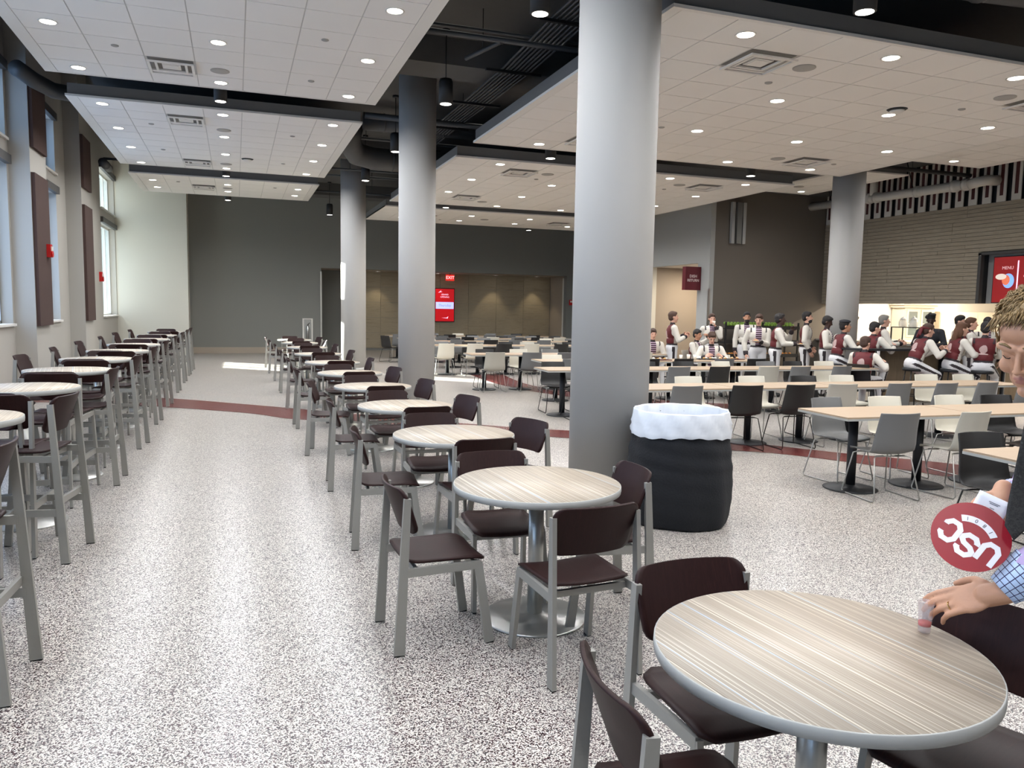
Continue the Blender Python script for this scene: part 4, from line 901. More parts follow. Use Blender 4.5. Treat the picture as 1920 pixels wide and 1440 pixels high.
def uniformed(px_r, z, phi, label, pose='stand', lean=0, head=(0, 0), L=None, R=None, skin='fair', hair='brown', style='short', top=1.76, black=False, emblem=False, prop=None, twist=0, name='person'):
    Y = z/(.9421*.9954+px_r*.3361*.9954); X = px_r*Y
    vz = -math.atan2(X, Y); rz = vz-D(phi)
    hz = {'stand': .93, 'sit': .54, 'stool': .84}[pose]; s = 1.0
    tl = (top-hz-.17)/.69 if lean == 0 else .98
    ln = D(lean); dr = Vector((0, math.sin(ln), math.cos(ln))); fw = Vector((0, math.cos(ln), -math.sin(ln))); P0 = Vector((0, -.02 if pose != 'stand' else 0, hz))
    Nk = P0+dr*.50*tl; Hc = Nk+(dr*.6+Vector((0, .08, .75))).normalized()*.175
    pr = [('e', tuple(P0+dr*.0), (.182, .135, .135), None, 'pants'), ('e', tuple(P0+dr*.15*tl), (.165, .125, .155), None, 'coat'), ('e', tuple(P0+dr*.33*tl), (.198, .135, .185), Matrix.Rotation(-ln, 3, 'X'), 'coat')]
    Ls, Rs = Nk-dr*.065+Vector((-.195, 0, 0)), Nk-dr*.065+Vector((.195, 0, 0))
    pr += [('c', Ls, .072, Rs, .072, 'coat'), ('c', Nk-dr*.05, .06, Nk+dr*.03, .056, 'braid'), ('c', Nk, .05, Hc-Vector((0, 0, .04)), .05, 'skin')]
    HR = Matrix.Rotation(D(head[0]), 3, 'Z') @ Matrix.Rotation(D(-head[1]), 3, 'X')
    def h(x, y, zz): return tuple(Hc+HR @ (Vector((x, y, zz))*1.07))
    pr += [('e', h(0, -.008, .02), (.073, .092, .092), HR, 'skin'), ('e', h(0, .03, -.035), (.058, .062, .075), HR, 'skin'), ('e', h(0, .055, -.09), (.036, .036, .024), HR, 'skin'),
           ('c', h(0, .088, .005), .009, h(0, .108, -.028), .013, 'skin'), ('e', h(.074, -.005, -.012), (.012, .02, .03), HR, 'skin'), ('e', h(-.074, -.005, -.012), (.012, .02, .03), HR, 'skin')]
    if 'beard' in style: pr += [('e', h(0, .055, -.078), (.058, .05, .045), HR, 'beard')]
    hands = []
    for sd, S, T in ((-1, Ls, L), (1, Rs, R)):
        if T is None: T = (sd*.25, .04, hz-.10) if pose == 'stand' else (sd*.14, .36, hz+.16)
        E, Wv = ik(S, T, .28, .25, (sd*.6, -.5, -.6)); pr += [('c', S, .072, E, .056, 'coat'), ('c', E, .060, Wv, .046, 'coat'), ('c', Wv-(Wv-E).normalized()*.055, .050, Wv, .047, 'braid')]
        hd = (Wv-E).normalized(); hp, tips = hand_prims(Wv+hd*.015, hd, Vector((sd, .1, .35)), Vector((-sd*.4, .6, .5)), sc=.98); hands.append((hp, Wv, hd))
    for sd in (-1, 1):
        hp = P0+Vector((sd*.085, 0, -.03))
        if pose == 'stand': K = Vector((sd*.10, .02, .49)); A = Vector((sd*.11, -.02, .09))
        elif pose == 'sit': K = Vector((sd*.14, .41, hz-.03)); A = Vector((sd*.15, .44, .09))
        else: K = Vector((sd*.15, .37, hz-.20)); A = Vector((sd*.16, .26, .30))
        pr += [('c', hp, .108, K, .076, 'pants'), ('c', K, .075, A, .060, 'pants'), ('c', A+Vector((0, -.03, -.045)), .042, A+Vector((0, .13, -.055)), .034, 'shoe')]
    mt = [SKIN[skin], M_BLKU if black else M_UNI, M_BLKU if black else M_TROU, M_SHOE, M_BLKU if black else M_VEST, M_TRIMD, M_EMB if black and False else M_BIB, HAIR['black' if hair == 'black' else hair]]
    tagl = [p[-1] for p in pr]; dn, fn, pn = np.array(dr), np.array(fw), np.array(P0)
    def post(Cc, k, tg):
        kk = np.array([UTAGS.index(t) for t in tagl])[k]; rel = Cc-pn; hgt = rel @ dn/tl; fr = rel @ fn; x = Cc[:, 0]; torso = (kk == 1) & (np.abs(x) < .20) & (hgt > 0) & (k < 4)
        tg = tg.copy(); tg[torso & (fr < .005) & (np.abs(x) < .178)] = 4
        if not black: tg[torso & (fr > .03) & (np.abs(x) < .062) & (hgt > .08)] = 6
        else: tg[torso & (fr > .03) & (np.abs(x) < .10) & (np.mod(hgt, .075) < .014)] = 5
        tg[(k < 3) & (np.abs(hgt-.075) < .020)] = 5
        tg[torso & (hgt > .40) & (np.abs(np.abs(x)-.15) < .014)] = 5
        legs = np.array([t == 'pants' for t in tagl])[k] & (k > 2)
        for i in np.unique(k[legs]):
            p = pr[i]; m = legs & (k == i); a, c = np.array(p[1]), np.array(p[3]); ax = (c-a)/np.linalg.norm(c-a); q = Cc[m]-a; q = q-(q @ ax)[:, None]*ax; q /= np.maximum(np.linalg.norm(q, axis=1), 1e-6)[:, None]
            out = np.array([1.0 if a[0] > 0 else -1.0, 0, 0]); w = (q @ out) > .955; idx = np.where(m)[0][w]; tg[idx] = 5
        return tg
    me = fuse('person', pr, .0135, mt, UTAGS, 2, post)
    # fingers are joined to the same body mesh at a finer size
    fb = MB()
    for hp, Wv, hd in hands:
        for q in hp: prim_mesh(fb, q)
    bm = bmesh.new(); bm.from_mesh(me); tmp = fb.mesh('hands', mt); bm.from_mesh(tmp); bm.to_mesh(me); bm.free(); bpy.data.meshes.remove(tmp)
    o = bpy.data.objects.new(name, me); COL.objects.link(o); o.location = (X, Y, 0); o.rotation_euler = (0, 0, rz); tag(o, label, 'person', 'uniformed people around the back tables')
    # hair
    hp = []; tgn = 'skin'
    if 'afro' in style:
        for k in range(26):
            a = k*2.4; e = .15+1.25*((k*.618) % 1); hp.append(('e', h(.075*math.cos(a)*math.cos(e), -.015+.085*math.sin(a)*math.cos(e), .045+.085*math.sin(e)), (.034, .034, .034), None, tgn))
        hp.append(('e', h(0, -.02, .055), (.085, .095, .085), HR, tgn))
    else:
        hp += [('e', h(0, -.022, .038), (.086, .098, .093), HR, tgn), ('e', h(0, .02, .078), (.062, .066, .040), HR, tgn), ('e', h(0, -.042, -.008), (.080, .066, .082), HR, tgn)]
        if 'long' in style: hp += [('e', h(0, -.075, -.07), (.085, .055, .13), HR, tgn), ('e', h(0, -.09, -.16), (.075, .05, .12), HR, tgn), ('e', h(.06, -.03, -.06), (.032, .045, .10), HR, tgn), ('e', h(-.06, -.03, -.06), (.032, .045, .10), HR, tgn)]
        if 'full' in style: hp += [('e', h(0, .0, .075), (.084, .09, .06), HR, tgn)]
    hm = fuse('hair', hp, .011, [HAIR[hair]], ['skin'], 1); ho = bpy.data.objects.new('hair', hm); COL.objects.link(ho); ho.parent = o
    if 'cap' in style:
        cm = fuse('beret', [('e', h(0, -.01, .085), (.100, .112, .038), HR @ Matrix.Rotation(.12, 3, 'Y'), 'skin')], .012, [M_BLKU], ['skin'], 1); co = bpy.data.objects.new('beret', cm); COL.objects.link(co); co.parent = o
    if 'bandana' in style:
        cm = fuse('bandana', [('e', h(0, -.03, .03), (.088, .098, .05), HR, 'skin'), ('c', h(0, -.12, .02), .03, h(-.02, -.15, -.14), .022, 'skin'), ('c', h(.02, -.12, .02), .028, h(.04, -.14, -.10), .018, 'skin')], .012, [M_VEST], ['skin'], 1); co = bpy.data.objects.new('bandana', cm); COL.objects.link(co); co.parent = o
    # face marks: eyes, brows, mouth
    fb = MB(); HM = HR.to_4x4()
    for sd in (-1, 1): fb.ball((0, 0, 0), (.011, .006, .006), 8, 0, Matrix.Translation(h(sd*.029, .082, .004)) @ HM); fb.ball((0, 0, 0), (.018, .007, .004), 8, 0, Matrix.Translation(h(sd*.030, .086, .026)) @ HM)
    fb.build('eyes_and_brows', HAIR['black'], o); MB().ball((0, 0, 0), (.020, .008, .005), 8, 0, Matrix.Translation(h(0, .088, -.060)) @ HM).build('mouth', mat('lip', srgb(140, 70, 66), .5), o)
    if emblem:
        bv = BVHTree.FromPolygons([v.co.copy() for v in me.vertices], [tuple(p.vertices) for p in me.polygons])
        rows = [(.20, -.085, .085), (.215, -.080, .080), (.225, -.03, .03), (.24, -.035, .05), (.27, -.055, .07), (.30, -.06, .07), (.33, -.045, .065), (.355, -.02, .055), (.37, .005, .04)]
        eb = MB(); vs = []; nn = 8
        for hh, a, c in rows:
            for i in range(nn+1):
                x = a+(c-a)*i/nn; org = P0+dr*hh*tl*1.0+Vector((x, 0, 0))-fw*.6; loc, nr, _, _ = bv.ray_cast(org, fw)
                vs.append((loc-fw*.006) if loc else (org+fw*.48))
        eb.add(vs, [(j*(nn+1)+i, j*(nn+1)+i+1, (j+1)*(nn+1)+i+1, (j+1)*(nn+1)+i) for j in range(len(rows)-1) for i in range(nn)], 0, True); eb.build('back_emblem', M_EMB, o)
    if prop:
        kind, sd = prop; hp_, Wv, hd = hands[0 if sd < 0 else 1]; pw = Wv+hd*.115
        rz_ = Matrix.Rotation(rz, 3, 'Z'); wpos = rz_ @ pw+Vector((X, Y, 0))
        if kind == 'cup':
            t = empty('paper_cup', wpos-Vector((0, 0, .05)), label='white paper cup raised to the lips of the person before the produce rack', cat='cup')
            MB().lathe([(.001, 0), (.028, 0), (.038, .10), (.001, .10)], 20).build('cup_body', M_CUP, t)
        if kind == 'plate':
            t = empty('paper_plate', wpos-Vector((0, 0, .01)), label='paper plate held by the person %s' % ('facing the room' if phi > 150 else 'eating in profile'), cat='plate')
            MB().lathe([(.001, 0), (.07, 0), (.11, .015), (.112, .02), (.07, .006), (.001, .006)], 24).build('plate_body', M_CUP, t); MB().ball((0, 0, .015), (.05, .04, .018)).build('food', mat('food_tan', srgb(196, 150, 90), .7, var=.1), t)
    return X, Y, rz
ST2 = None
def mk_cstool():
    t = empty('counter_stool', cat='stool'); MB().lathe([(.001, .70), (.17, .70), (.185, .72), (.185, .745), (.17, .76), (.001, .755)], 28).build('cushion', M_BASEB, t)
    for a in range(4): c, s = math.cos(PI/4+a*PI/2), math.sin(PI/4+a*PI/2); MB().tube([(c*.13, s*.13, .70), (c*.21, s*.21, 0)], .011, 8).build('leg', M_BLACKM, t)
    MB().tube([(.19*math.cos(k*PI/8), .19*math.sin(k*PI/8), .25) for k in range(16)], .009, 6, closed=True).build('foot_ring', M_BLACKM, t); return t
CST = Proto(mk_cstool)
def RX(px):   # ground direction ratio X/Y of an image column near eye level, used only to convert surveyed bearings
    a = YAW+math.atan((px-960+.0173*15)/(F*1.0)); return math.tan(a)
def stool_at(t, lab): x, y, rz = t; CST.put((x, y, 0), rz, lab, 'round counter stools')
def chair_at(t, c, lab, off=-.02): x, y, rz = t; SH[c].put((x+math.sin(rz)*off, y-math.cos(rz)*off, 0), rz, lab, 'shell chairs at the long tables')
chair_at(uniformed(RX(1221), 17.6, 165, 'person in white uniform seated at left, half hidden by the thick column', 'sit', 6, (0, 10), skin='fair', hair='brown'), g, 'grey shell chair under the leftmost seated uniformed person')
uniformed(RX(1258), 17.0, 78, 'person with glasses and crimson-backed vest standing at the left, arms folded', top=1.78, skin='fair', hair='brown', L=(-.05, .27, 1.20), R=(.10, .27, 1.17), emblem=True)
chair_at(uniformed(RX(1300), 17.8, 115, 'person in white uniform seated in profile, hand raised beside the dark hair', 'sit', 8, (-10, 10), skin='tan', hair='black', L=(-.12, .26, 1.18), R=(.12, .34, .82)), p_, 'pale grey shell chair under the person seated in profile', 0)
uniformed(RX(1331), 18.4, 168, 'person drinking from a white cup while standing before the produce rack', top=1.73, hair='brown', L=(-.06, .20, 1.36), R=(.24, .05, .86), head=(4, 6), prop=('cup', -1))
chair_at(uniformed(RX(1330), 16.15, 168, 'person in white uniform seated at the table, head bowed over the food', 'sit', 14, (0, 32), hair='brown', L=(-.18, .36, .80), R=(.18, .36, .80)), c_, 'cream shell chair under the seated person bowing over the food')
uniformed(RX(1396), 18.0, 172, 'bearded person in white uniform standing behind another, arm hanging', top=1.80, hair='black', skin='tan', style='short beard')
uniformed(RX(1419), 16.7, 176, 'person facing the room with braided bib and a snack held at the waist', top=1.74, hair='brown', L=(-.02, .22, 1.10), head=(-14, 14), prop=('plate', -1))
uniformed(RX(1452), 15.9, 92, 'person in profile eating with one hand and holding a plate out', top=1.66, hair='black', skin='dark', L=(-.08, .30, 1.36), R=(.12, .38, 1.10), prop=('plate', 1), lean=6)
uniformed(RX(1508), 16.9, 92, 'tall bearded person standing in profile before the dark wall', top=1.84, hair='black', style='short beard', L=(-.2, .12, .98), R=(.22, .10, .92))
uniformed(RX(1546), 16.2, 96, 'person in profile looking down, standing left of the right-hand column', top=1.72, hair='black', skin='dark', head=(0, 20), L=(-.1, .25, 1.08), R=(.16, .25, 1.06))
stool_at(uniformed(RX(1569), 15.2, 62, 'person in crimson vest and black beret seated on a stool at the column', 'stool', 14, (-15, 0), hair='black', skin='tan', style='short cap', L=(-.1, .42, 1.10), R=(.2, .40, 1.10), emblem=True), 'round counter stool under the person in the black beret')
stool_at(uniformed(RX(1622), 15.0, 38, 'person in crimson vest leaning over the dark counter, emblem across the back', 'stool', 24, (-28, 12), hair='black', L=(-.15, .50, 1.10), R=(.26, .48, 1.10), emblem=True), 'round counter stool under the person leaning over the counter')
uniformed(RX(1652), 16.0, 82, 'grey-haired person in white uniform standing behind the counter', top=1.78, hair='grey', L=(-.1, .3, 1.16), R=(.15, .32, 1.14))
chair_at(uniformed(RX(1617), 14.1, 22, 'short-haired person in crimson vest seated low at the table end, elbow out', 'sit', 10, (-18, 12), hair='brown', L=(-.14, .32, .80), R=(.30, .30, .82), emblem=True), k_, 'black shell chair under the person seated low at the table end')
uniformed(RX(1740), 15.9, 186, 'person in black uniform with silver braid standing behind the counter', top=1.82, hair='black', skin='dark', style='afro', black=True, head=(0, 22), L=(-.16, .30, 1.12), R=(.16, .30, 1.12))
stool_at(uniformed(RX(1713), 14.2, 58, 'person with a crimson bandana seated on a stool in white trousers', 'stool', 26, (-5, 10), hair='brown', style='short bandana', L=(-.06, .50, 1.10), R=(.2, .46, 1.08), emblem=True), 'round counter stool under the person with the bandana')
uniformed(RX(1794), 16.2, 110, 'dark-haired person mostly hidden behind the long-haired person', top=1.80, hair='black', style='short full')
stool_at(uniformed(RX(1784), 14.1, 62, 'person with long brown hair and crimson vest seated on a stool', 'stool', 16, (-8, 6), hair='auburn', style='long', L=(-.08, .46, 1.10), R=(.2, .44, 1.08), emblem=True), 'round counter stool under the long-haired person')
uniformed(RX(1815), 15.3, 88, 'older person in white uniform in profile among the group on the right', top=1.75, hair='auburn', skin='fair', L=(-.1, .3, 1.12), R=(.15, .3, 1.10))
uniformed(RX(1846), 15.9, 172, 'dark-haired person looking down behind the right-hand seated person', top=1.76, hair='black', head=(0, 26))
stool_at(uniformed(RX(1843), 13.8, 8, 'person with dark tied hair seated with back to the room, emblem on vest', 'stool', 4, (0, 8), hair='black', style='short', emblem=True), 'round counter stool under the person with back to the room')
# food on the middle table
for i, (px, z) in enumerate(((1238, 15.1), (1352, 15.6), (1374, 15.72), (1324, 15.55))):
    r = RX(px); Y = z/(.938+r*.3346); t = empty('food_tray', (r*Y, Y, .764), jit(.3), ['tray of snacks at the left end of the uniformed table', 'tray of snacks before the bowed person, left one', 'tray of snacks before the bowed person, right one', 'dark tray under the bowed person'][i], 'tray', 'food trays')
    MB().box((-.19, -.13, 0), (.19, .13, .012)).build('tray_base', M_BASEB if i == 3 else M_REDSLOT, t)
    for k in range(5): MB().ball((-.13+.065*k, .04*((-1)**k), .028), (.032, .028, .02), 8).build('snack', MATS['food_tan'] if k % 2 else M_CUP, t)
CUPM = MB().lathe([(.001, 0), (.026, 0), (.036, .10), (.001, .10)], 18).mesh('cup_body', M_CUP)
for i, (px, z) in enumerate(((1302, 15.35), (1276, 15.25), (1290, 15.45))):
    r = RX(px); Y = z/(.938+r*.3346); t = empty('paper_cup', (r*Y, Y, .764), 0, 'paper cup standing on the uniformed table, %s' % ('right', 'left', 'rear')[i], 'cup', 'paper cups on the table'); inst('cup_body', CUPM, t)
# ------------------------------------------------------------------ person leaning over the nearest table
M_SKINF = mat('skin_close', srgb(192, 144, 114), .5, var=.04, bump=.08, bscale=120, coat=.05)
M_LIP = mat('lip_close', srgb(172, 116, 102), .5, var=.05); M_PURP = mat('lilac_shirt', srgb(178, 158, 200), .8, var=.04, bump=.6, bscale=18)
M_DKTR = mat('charcoal_trousers', srgb(36, 34, 36), .85, var=.04, bump=.2, bscale=30)
M_FH = stripes('sandy_hair', [srgb(92, 72, 46), srgb(140, 114, 76), srgb(112, 90, 58), srgb(172, 148, 104)], 0, 160, .45, .2)
Hd = Vector((2.013, 1.488, 1.640)); HRf = Matrix.Rotation(D(106), 3, 'Z') @ Matrix.Rotation(D(-24), 3, 'X')
def hf(x, y, z): return tuple(Hd+HRf @ Vector((x, y, z)))
NB = Vector((2.20, 1.44, 1.43)); LS, RS_ = Vector((2.30, 1.26, 1.35)), Vector((2.33, 1.63, 1.37)); PV = Vector((2.72, 1.44, .95))
WL = Vector((2.005, 1.535, .925)); EL = Vector((2.16, 1.40, 1.125)); WR_ = Vector((2.115, 1.625, 1.185)); ER = Vector((2.38, 1.74, 1.13))
pr = [('e', hf(0, -.012, .035), (.078, .097, .092), HRf, 's'), ('e', hf(0, .034, -.02), (.064, .064, .085), HRf, 's'), ('e', hf(0, .04, -.082), (.050, .050, .040), HRf, 's'), ('e', hf(0, .079, -.112), (.023, .018, .018), HRf, 's'),
      ('c', hf(-.048, .080, .022), .012, hf(-.012, .094, .018), .011, 's'), ('c', hf(.048, .080, .022), .012, hf(.012, .094, .018), .011, 's'), ('e', hf(0, .072, .055), (.052, .026, .034), HRf, 's'),
      ('e', hf(-.043, .070, -.040), (.021, .018, .024), HRf, 's'), ('e', hf(.043, .070, -.040), (.021, .018, .024), HRf, 's'),
      ('c', hf(0, .096, .008), .0075, hf(0, .119, -.034), .0088, 's'), ('e', hf(0, .118, -.037), (.0108, .011, .009), HRf, 's'), ('e', hf(-.011, .107, -.041), (.007, .010, .006), HRf, 's'), ('e', hf(.011, .107, -.041), (.007, .010, .006), HRf, 's'),
      ('e', hf(0, .088, -.068), (.028, .014, .020), HRf, 's'), ('c', hf(-.022, .092, -.0675), .0045, hf(0, .102, -.0645), .0058, 'l'), ('c', hf(.022, .092, -.0675), .0045, hf(0, .102, -.0645), .0058, 'l'), ('c', hf(-.018, .092, -.0755), .005, hf(.018, .092, -.0755), .005, 'l'), ('c', hf(-.010, .098, -.0765), .0058, hf(.010, .098, -.0765), .0058, 'l'),
      ('e', hf(-.031, .081, .001), (.0145, .012, .0125), HRf, 's'), ('e', hf(.031, .081, .001), (.0145, .012, .0125), HRf, 's'),
      ('e', hf(.079, -.008, -.012), (.008, .018, .030), HRf, 's'), ('e', hf(-.079, -.008, -.012), (.008, .018, .030), HRf, 's'), ('e', hf(.083, -.012, .008), (.006, .012, .012), HRf, 's'), ('e', hf(-.083, -.012, .008), (.006, .012, .012), HRf, 's'),
      ('c', hf(0, -.03, -.05), .056, NB+Vector((-.02, 0, .02)), .058, 's'), ('c', NB, .066, NB+Vector((.05, 0, -.03)), .09, 'p'),
      ('c', LS, .070, RS_, .070, 'p'), ('c', (NB+PV)/2+Vector((-.13, 0, .10)), .155, (NB+PV)/2+Vector((.06, 0, -.04)), .15, 'p'), ('c', (NB+PV)/2+Vector((.06, 0, -.04)), .15, PV, .145, 'p'),
      ('c', LS, .068, EL, .058, 'p'), ('c', EL, .060, WL+(EL-WL)*.42, .062, 'p'), ('c', RS_, .068, ER, .056, 'p'), ('c', ER, .054, WR_+(ER-WR_)*.35, .048, 'p'),
      ('c', EL, .038, WL, .0275, 's'), ('c', ER, .038, WR_, .0275, 's'),
      ('c', PV, .15, PV+Vector((.04, 0, -.08)), .145, 't'), ('e', tuple(PV+Vector((.03, 0, -.02))), (.15, .17, .14), None, 't')]
for s in (-1, 1):
    hp = PV+Vector((.02, s*.09, -.06)); K = Vector((2.70, 1.44+s*.12, .50)); A = Vector((2.80, 1.44+s*.14, .09))
    pr += [('c', hp, .10, K, .068, 't'), ('c', K, .066, A, .052, 't'), ('c', A+Vector((.03, 0, -.045)), .042, A+Vector((-.15, 0, -.055)), .034, 'o')]
CUPP = Vector((1.925, 1.690, .762))
HS = 1.22
dl = (CUPP+Vector((0.01, -.005, .085))-WL); nl = Vector((-.62, -.30, .72))
hpL, tipsL = hand_prims(WL, dl, nl, Vector((.15, .55, .80)), curl=((.10, .15, .2, .26), (.24, .32, .36, .42), (.25, .30, .32, .36)), sc=HS, thumb=(.75, .35), tg='s', spread=.6)
hpR, tipsR = hand_prims(WR_, Vector((-.52, -.22, -.62)), Vector((-.45, -.65, .35)), Vector((-.5, .2, .65)), curl=(.3, .55, .45), sc=1.0, thumb=(.8, .35), tg='s', spread=.8)
pr += hpL+hpR
body = fuse('person', pr, .0042, [M_SKINF, M_LIP, M_PURP, M_DKTR, M_SHOE], ['s', 'l', 'p', 't', 'o'], 3)
man = bpy.data.objects.new('person', body); COL.objects.link(man); tag(man, 'person in lilac shirt leaning over the nearest low round table, eyes lowered', 'person')
HMf = HRf.to_4x4()
b = MB()
for s in (-1, 1): b.tube([hf(s*.019, .0885, -.006), hf(s*.026, .0935, -.0095), hf(s*.034, .0925, -.0095), hf(s*.043, .0855, -.005)], .0014, 6)
b.build('eyelashes', HAIR['brown'], man)
b = MB()
for s in (-1, 1): b.tube([hf(s*.014, .1035, .026), hf(s*.030, .0985, .034), hf(s*.046, .0880, .030), hf(s*.054, .078, .024)], [.0022, .0036, .003, .0012], 6)
b.build('eyebrows', M_FH, man)
cap = [('e', hf(0, -.030, .045), (.086, .098, .094), HRf, 's'), ('e', hf(0, .006, .103), (.062, .060, .030), HRf, 's'), ('e', hf(0, -.065, -.01), (.074, .052, .075), HRf, 's')]
hm = fuse('hair', cap, .006, [M_FH], ['s'], 2); ho = bpy.data.objects.new('hair', hm); COL.objects.link(ho); ho.parent = man
b = MB(); rnd = random.Random(3)
for k in range(620):
    az = rnd.uniform(-PI, PI); el = rnd.uniform(-.15, 1.5); 
    if abs(az) < 1.3 and el < .85: el = rnd.uniform(.85, 1.45)
    x, y, z = .083*math.sin(az)*math.cos(el), -.022+.098*math.cos(az)*math.cos(el), .045+.092*math.sin(el)
    n = Vector((x, y+.022, z-.045)).normalized(); comb = Vector((.5*math.sin(az*2)+rnd.uniform(-.4, .4), .9 if z > .08 else -.2, -.35+rnd.uniform(-.2, .3)))
    t = (comb-n*comb.dot(n)).normalized(); L = rnd.uniform(.022, .048); P = Vector((x, y, z))
    pts = [P-n*.004, P+t*L*.35+n*.007, P+t*L*.7+n*(.008+rnd.uniform(0, .006)), P+t*L*1.0+n*rnd.uniform(.0, .012)]
    b.tube([hf(*q) for q in pts], [.0022, .0026, .0017, .0004], 5)
for k in range(170):   # fringe swept over the forehead and sideburns
    x = rnd.uniform(-.07, .07); P = Vector((x, .056+.02*math.cos(x*20)+rnd.uniform(-.012, .004), .110-abs(x)*.42+rnd.uniform(-.004, .010))); L = rnd.choice((.006, .012, .02, .034))*rnd.uniform(.8, 1.2)
    if k % 5 == 0: sx = 1 if x > 0 else -1; P = Vector((sx*.076, .022+rnd.uniform(-.02, .022), .03+rnd.uniform(-.03, .03)))
    d = Vector((.5+rnd.uniform(-.7, .6), .25, -.8)) if k % 5 else Vector((0, .25, -.95))
    d.normalize(); b.tube([hf(*(P+Vector((0, .003, .004)))), hf(*(P+d*L*.5+Vector((0, .012, 0)) if k % 5 else P+d*L*.5)), hf(*(P+d*L+Vector((0, .010, 0)) if k % 5 else P+d*L))], [.0024, .002, .0004], 5)
tag(b.build('hair_locks', M_FH, man), kind='stuff')
# tie
M_TIE = stripes('mottled_tie', [srgb(34, 33, 32), srgb(66, 64, 62), srgb(44, 43, 42), srgb(84, 82, 80)], 2, 90, .8, .6)
def tiefn(u, v):
    T = Vector((2.010, 1.472, 1.48)); B_ = Vector((2.000, 1.490, 1.095)); p = T.lerp(B_, v); w = (.026+.028*min(1, v*1.3))*(1 if v < .90 else (1-v)/.10*.98+.02)
    sd = Vector((.62, -.78, 0)); nn = Vector((-.78, -.62, 0)); return p+sd*((u-.5)*w)+nn*(.006*math.sin(v*7)+.004*math.cos(u*PI)), nn
b = MB().plate(6, 30, tiefn, .004); b.ball((2.02, 1.470, 1.48), (.022, .022, .026), 10); b.tube([(2.02, 1.47, 1.48), (2.10, 1.455, 1.465), (2.17, 1.44, 1.465)], .014, 8); b.build('necktie', M_TIE, man)
# checked cuffs
def gingham():
    m = bpy.data.materials.new('checked_cuff'); m.use_nodes = True; nt = m.node_tree; bs = nt.nodes['Principled BSDF']; N = nt.nodes.new; L = nt.links.new
    u = N('ShaderNodeUVMap'); sp = N('ShaderNodeSeparateXYZ'); L(u.outputs[0], sp.inputs[0]); outs = []
    for i in (0, 1):
        f = N('ShaderNodeMath'); f.operation = 'FRACT'; L(sp.outputs[i], f.inputs[0]); g_ = N('ShaderNodeMath'); g_.operation = 'LESS_THAN'; g_.inputs[1].default_value = .13; L(f.outputs[0], g_.inputs[0]); outs.append(g_)
    mx = N('ShaderNodeMath'); mx.operation = 'MAXIMUM'; L(outs[0].outputs[0], mx.inputs[0]); L(outs[1].outputs[0], mx.inputs[1])
    c = N('ShaderNodeMix'); c.data_type = 'RGBA'; c.inputs[6].default_value = srgb(188, 208, 236); c.inputs[7].default_value = srgb(52, 46, 92); L(mx.outputs[0], c.inputs[0]); L(c.outputs[2], bs.inputs['Base Color']); bs.inputs['Roughness'].default_value = .8; return m
M_CHK = gingham()
def cuff(W_, E_, r0, r1, a0, a1, name):
    ax = (E_-W_).normalized(); x = ax.orthogonal().normalized(); y = ax.cross(x); n = 40; rings = 8; vs = []; fs = []; uv = []
    rr_ = [(a0, r0-.004)]+[(a0+(a1-a0)*j/(rings-1), r0+(r1-r0)*j/(rings-1)) for j in range(rings)]
    for j, (a, r) in enumerate(rr_):
        for i in range(n+1): t = 2*PI*i/n; R = r+.002*math.sin(t*3+j*.5)+.0015*math.sin(t*5); vs.append(W_+ax*a+(x*math.cos(t)+y*math.sin(t))*R); uv.append((i/n*16, (a-a0)/.0165+.2))
    for j in range(len(rr_)-1):
        for i in range(n): q = j*(n+1)+i; fs.append((q, q+1, q+n+2, q+n+1))
    b = MB(); b.add(vs, fs, 0, True); me = b.mesh(name, M_CHK); ul = me.uv_layers.new(name='uv')
    for lp in me.loops: ul.data[lp.index].uv = uv[lp.vertex_index]
    o = bpy.data.objects.new(name, me); COL.objects.link(o); o.parent = man; tag(o, 'pale blue checked shirt cuff')
cuff(WL, EL, .044, .064, .022, .125, 'shirt_cuff'); cuff(WR_, ER, .038, .052, .05, .13, 'shirt_cuff')
# ring on the ring finger
for p in hpL:
    if p[0] == 'c' and abs(p[2]-.009*HS) < 1e-6: q0, q1 = Vector(p[1]), Vector(p[3]); break
ax = (q1-q0).normalized(); c0 = q0+ax*.013*HS; x = ax.orthogonal().normalized(); y = ax.cross(x)
MB().tube([c0+(x*math.cos(k*PI/10)+y*math.sin(k*PI/10))*.0097*HS for k in range(20)], .0018, 8, closed=True).build('finger_ring', mat('gold', srgb(226, 186, 120), .2, 1.0), man, label='gold ring')
# plastic cup on the table
def clear():
    m = bpy.data.materials.new('clear_plastic'); m.use_nodes = True; nt = m.node_tree; b_ = nt.nodes['Principled BSDF']; b_.inputs['Base Color'].default_value = srgb(226, 214, 214); b_.inputs['Roughness'].default_value = .12; b_.inputs['Alpha'].default_value = .22; return m
M_CLEAR = clear()
t = empty('plastic_cup', CUPP, label='small clear plastic cup with red drink held on the nearest table', cat='cup')
MB().lathe([(.001, 0), (.0165, 0), (.0175, .005), (.0225, .092), (.024, .094), (.0216, .093), (.0162, .006), (.001, .005)], 32).build('cup_wall', M_CLEAR, t)
MB().lathe([(.001, .020), (.0172, .020), (.0178, .032), (.001, .032)], 28).build('red_drink', mat('red_liquid', srgb(196, 52, 40), .25), t, label='red drink')
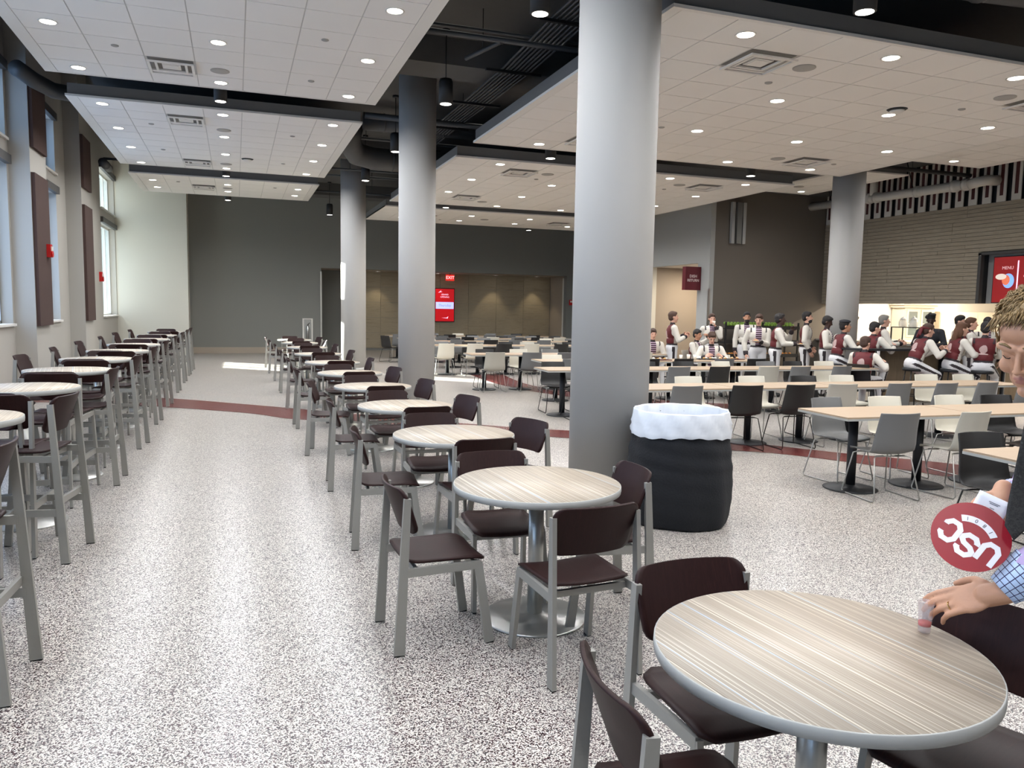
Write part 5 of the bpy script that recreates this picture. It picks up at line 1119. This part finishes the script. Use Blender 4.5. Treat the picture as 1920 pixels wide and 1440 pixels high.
# hand fan with lettering
fn = Vector((-.60, -.62, .50)).normalized(); FC = Vector((1.953, 1.584, 1.081)); fan = empty('hand_fan', FC, label='round crimson hand fan with white letters held over the nearest table', cat='fan')
upv = (-rt*.62-up*.78); upv = (upv-fn*upv.dot(fn)).normalized(); rgt = upv.cross(fn).normalized()
Mf = Matrix((rgt, upv, fn)).transposed().to_4x4(); fan.matrix_world = Matrix.Translation(FC) @ Mf
RF = .1
MB().lathe([(.001, 0), (RF, 0), (RF, .0022), (.001, .0022)], 72, smooth=False).build('fan_disc', mat('fan_crimson', srgb(152, 22, 38), .32, var=.02), fan)
M_LET = mat('fan_white', srgb(238, 234, 238), .4)
def ribbon(b, pts, w, z, closed=False):
    P = [Vector((x, y, 0)) for x, y in pts]; L_, R_ = [], []
    for i, p in enumerate(P):
        a = (P[i]-P[i-1]).normalized() if i else (P[1]-P[0]).normalized(); c = (P[i+1]-P[i]).normalized() if i < len(P)-1 else a
        if i == 0: a = c
        n1 = Vector((-a.y, a.x, 0)); n2 = Vector((-c.y, c.x, 0)); m = (n1+n2).normalized(); k = w/2/max(m.dot(n1), .4); L_.append(p+m*k); R_.append(p-m*k)
    vs = [(v.x, v.y, z) for v in L_]+[(v.x, v.y, z) for v in R_]; n = len(P); b.add(vs, [(i, n+i, n+i+1, i+1) for i in range(n-1)])
GL = {'U': [(0, 1), (0, .22), (.2, 0), (.55, 0), (.75, .22), (.75, 1)], 'S': [(.75, .72), (.75, .82), (.56, 1), (.19, 1), (0, .82), (0, .68), (.18, .54), (.57, .46), (.75, .32), (.75, .18), (.56, 0), (.19, 0), (0, .18), (0, .28)], 'C': [(.75, .70), (.75, .80), (.55, 1), (.2, 1), (0, .78), (0, .22), (.2, 0), (.55, 0), (.75, .2), (.75, .3)]}
for i, ch in enumerate('USC'):
    b = MB(); hgt = .058; ox = -.079+.054*i; oy = -.012+(.010 if i == 1 else 0)
    ribbon(b, [(ox+x*.052, oy+y*hgt) for x, y in GL[ch]], .0145, .0032); b.build('letter', M_LET, fan)
b = MB(); n = 16; vs = []
for i in range(n+1): a = D(-128+76*i/n); vs += [(.000+.085*math.cos(a), .027+.085*math.sin(a), .0032), (.0+.066*math.cos(a), .027+.066*math.sin(a), .0032)]
b.add(vs, [(2*i, 2*i+2, 2*i+3, 2*i+1) for i in range(n)]); b.build('date_banner', M_LET, fan)
for i, ch in enumerate('1801'):
    a = D(-116+17.5*i); text(ch, .016, mat('print_ink', srgb(60, 50, 60), .6), fan, (.0755*math.cos(a), .027+.0755*math.sin(a), .0038), (0, 0, a+PI/2), ext=.0001)
# folded papers in the far hand
pp = empty('folded_papers', (0, 0, 0), label='folded white papers gripped above the crimson fan', cat='paper')
def pap(c, w, h, ang, off, m, name):
    nn = Vector((-.78, -.55, .25)).normalized(); a = (rt*math.cos(ang)+up*math.sin(ang)); a = (a-nn*a.dot(nn)).normalized(); bb = nn.cross(a); c = Vector(c)+nn*off
    return MB().plate(6, 6, lambda u, v: (c+a*((u-.5)*w)+bb*((v-.5)*h)+nn*(.004*math.sin(u*PI)), nn), .0008).build(name, m, pp), c, a, bb, nn
_, c_, a_, b_, n_ = pap((2.040, 1.607, 1.140), .085, .10, -.45, 0, mat('white_paper', srgb(232, 232, 236), .7), 'paper_sheet')
pap((2.052, 1.615, 1.125), .07, .10, -1.0, -.006, mat('manila_paper', srgb(222, 200, 158), .7), 'manila_sheet')
b = MB()
for k, (w, dy) in enumerate(((.030, .030), (.022, .026), (.012, .014), (.034, -.004), (.03, -.008))):
    c = c_+b_*dy+n_*.0055+a_*.006; b.add([c-a_*w/2, c+a_*w/2, c+a_*w/2+b_*.0016, c-a_*w/2+b_*.0016], [(0, 1, 2, 3)])
b.build('printed_lines', MATS['print_ink'], pp)
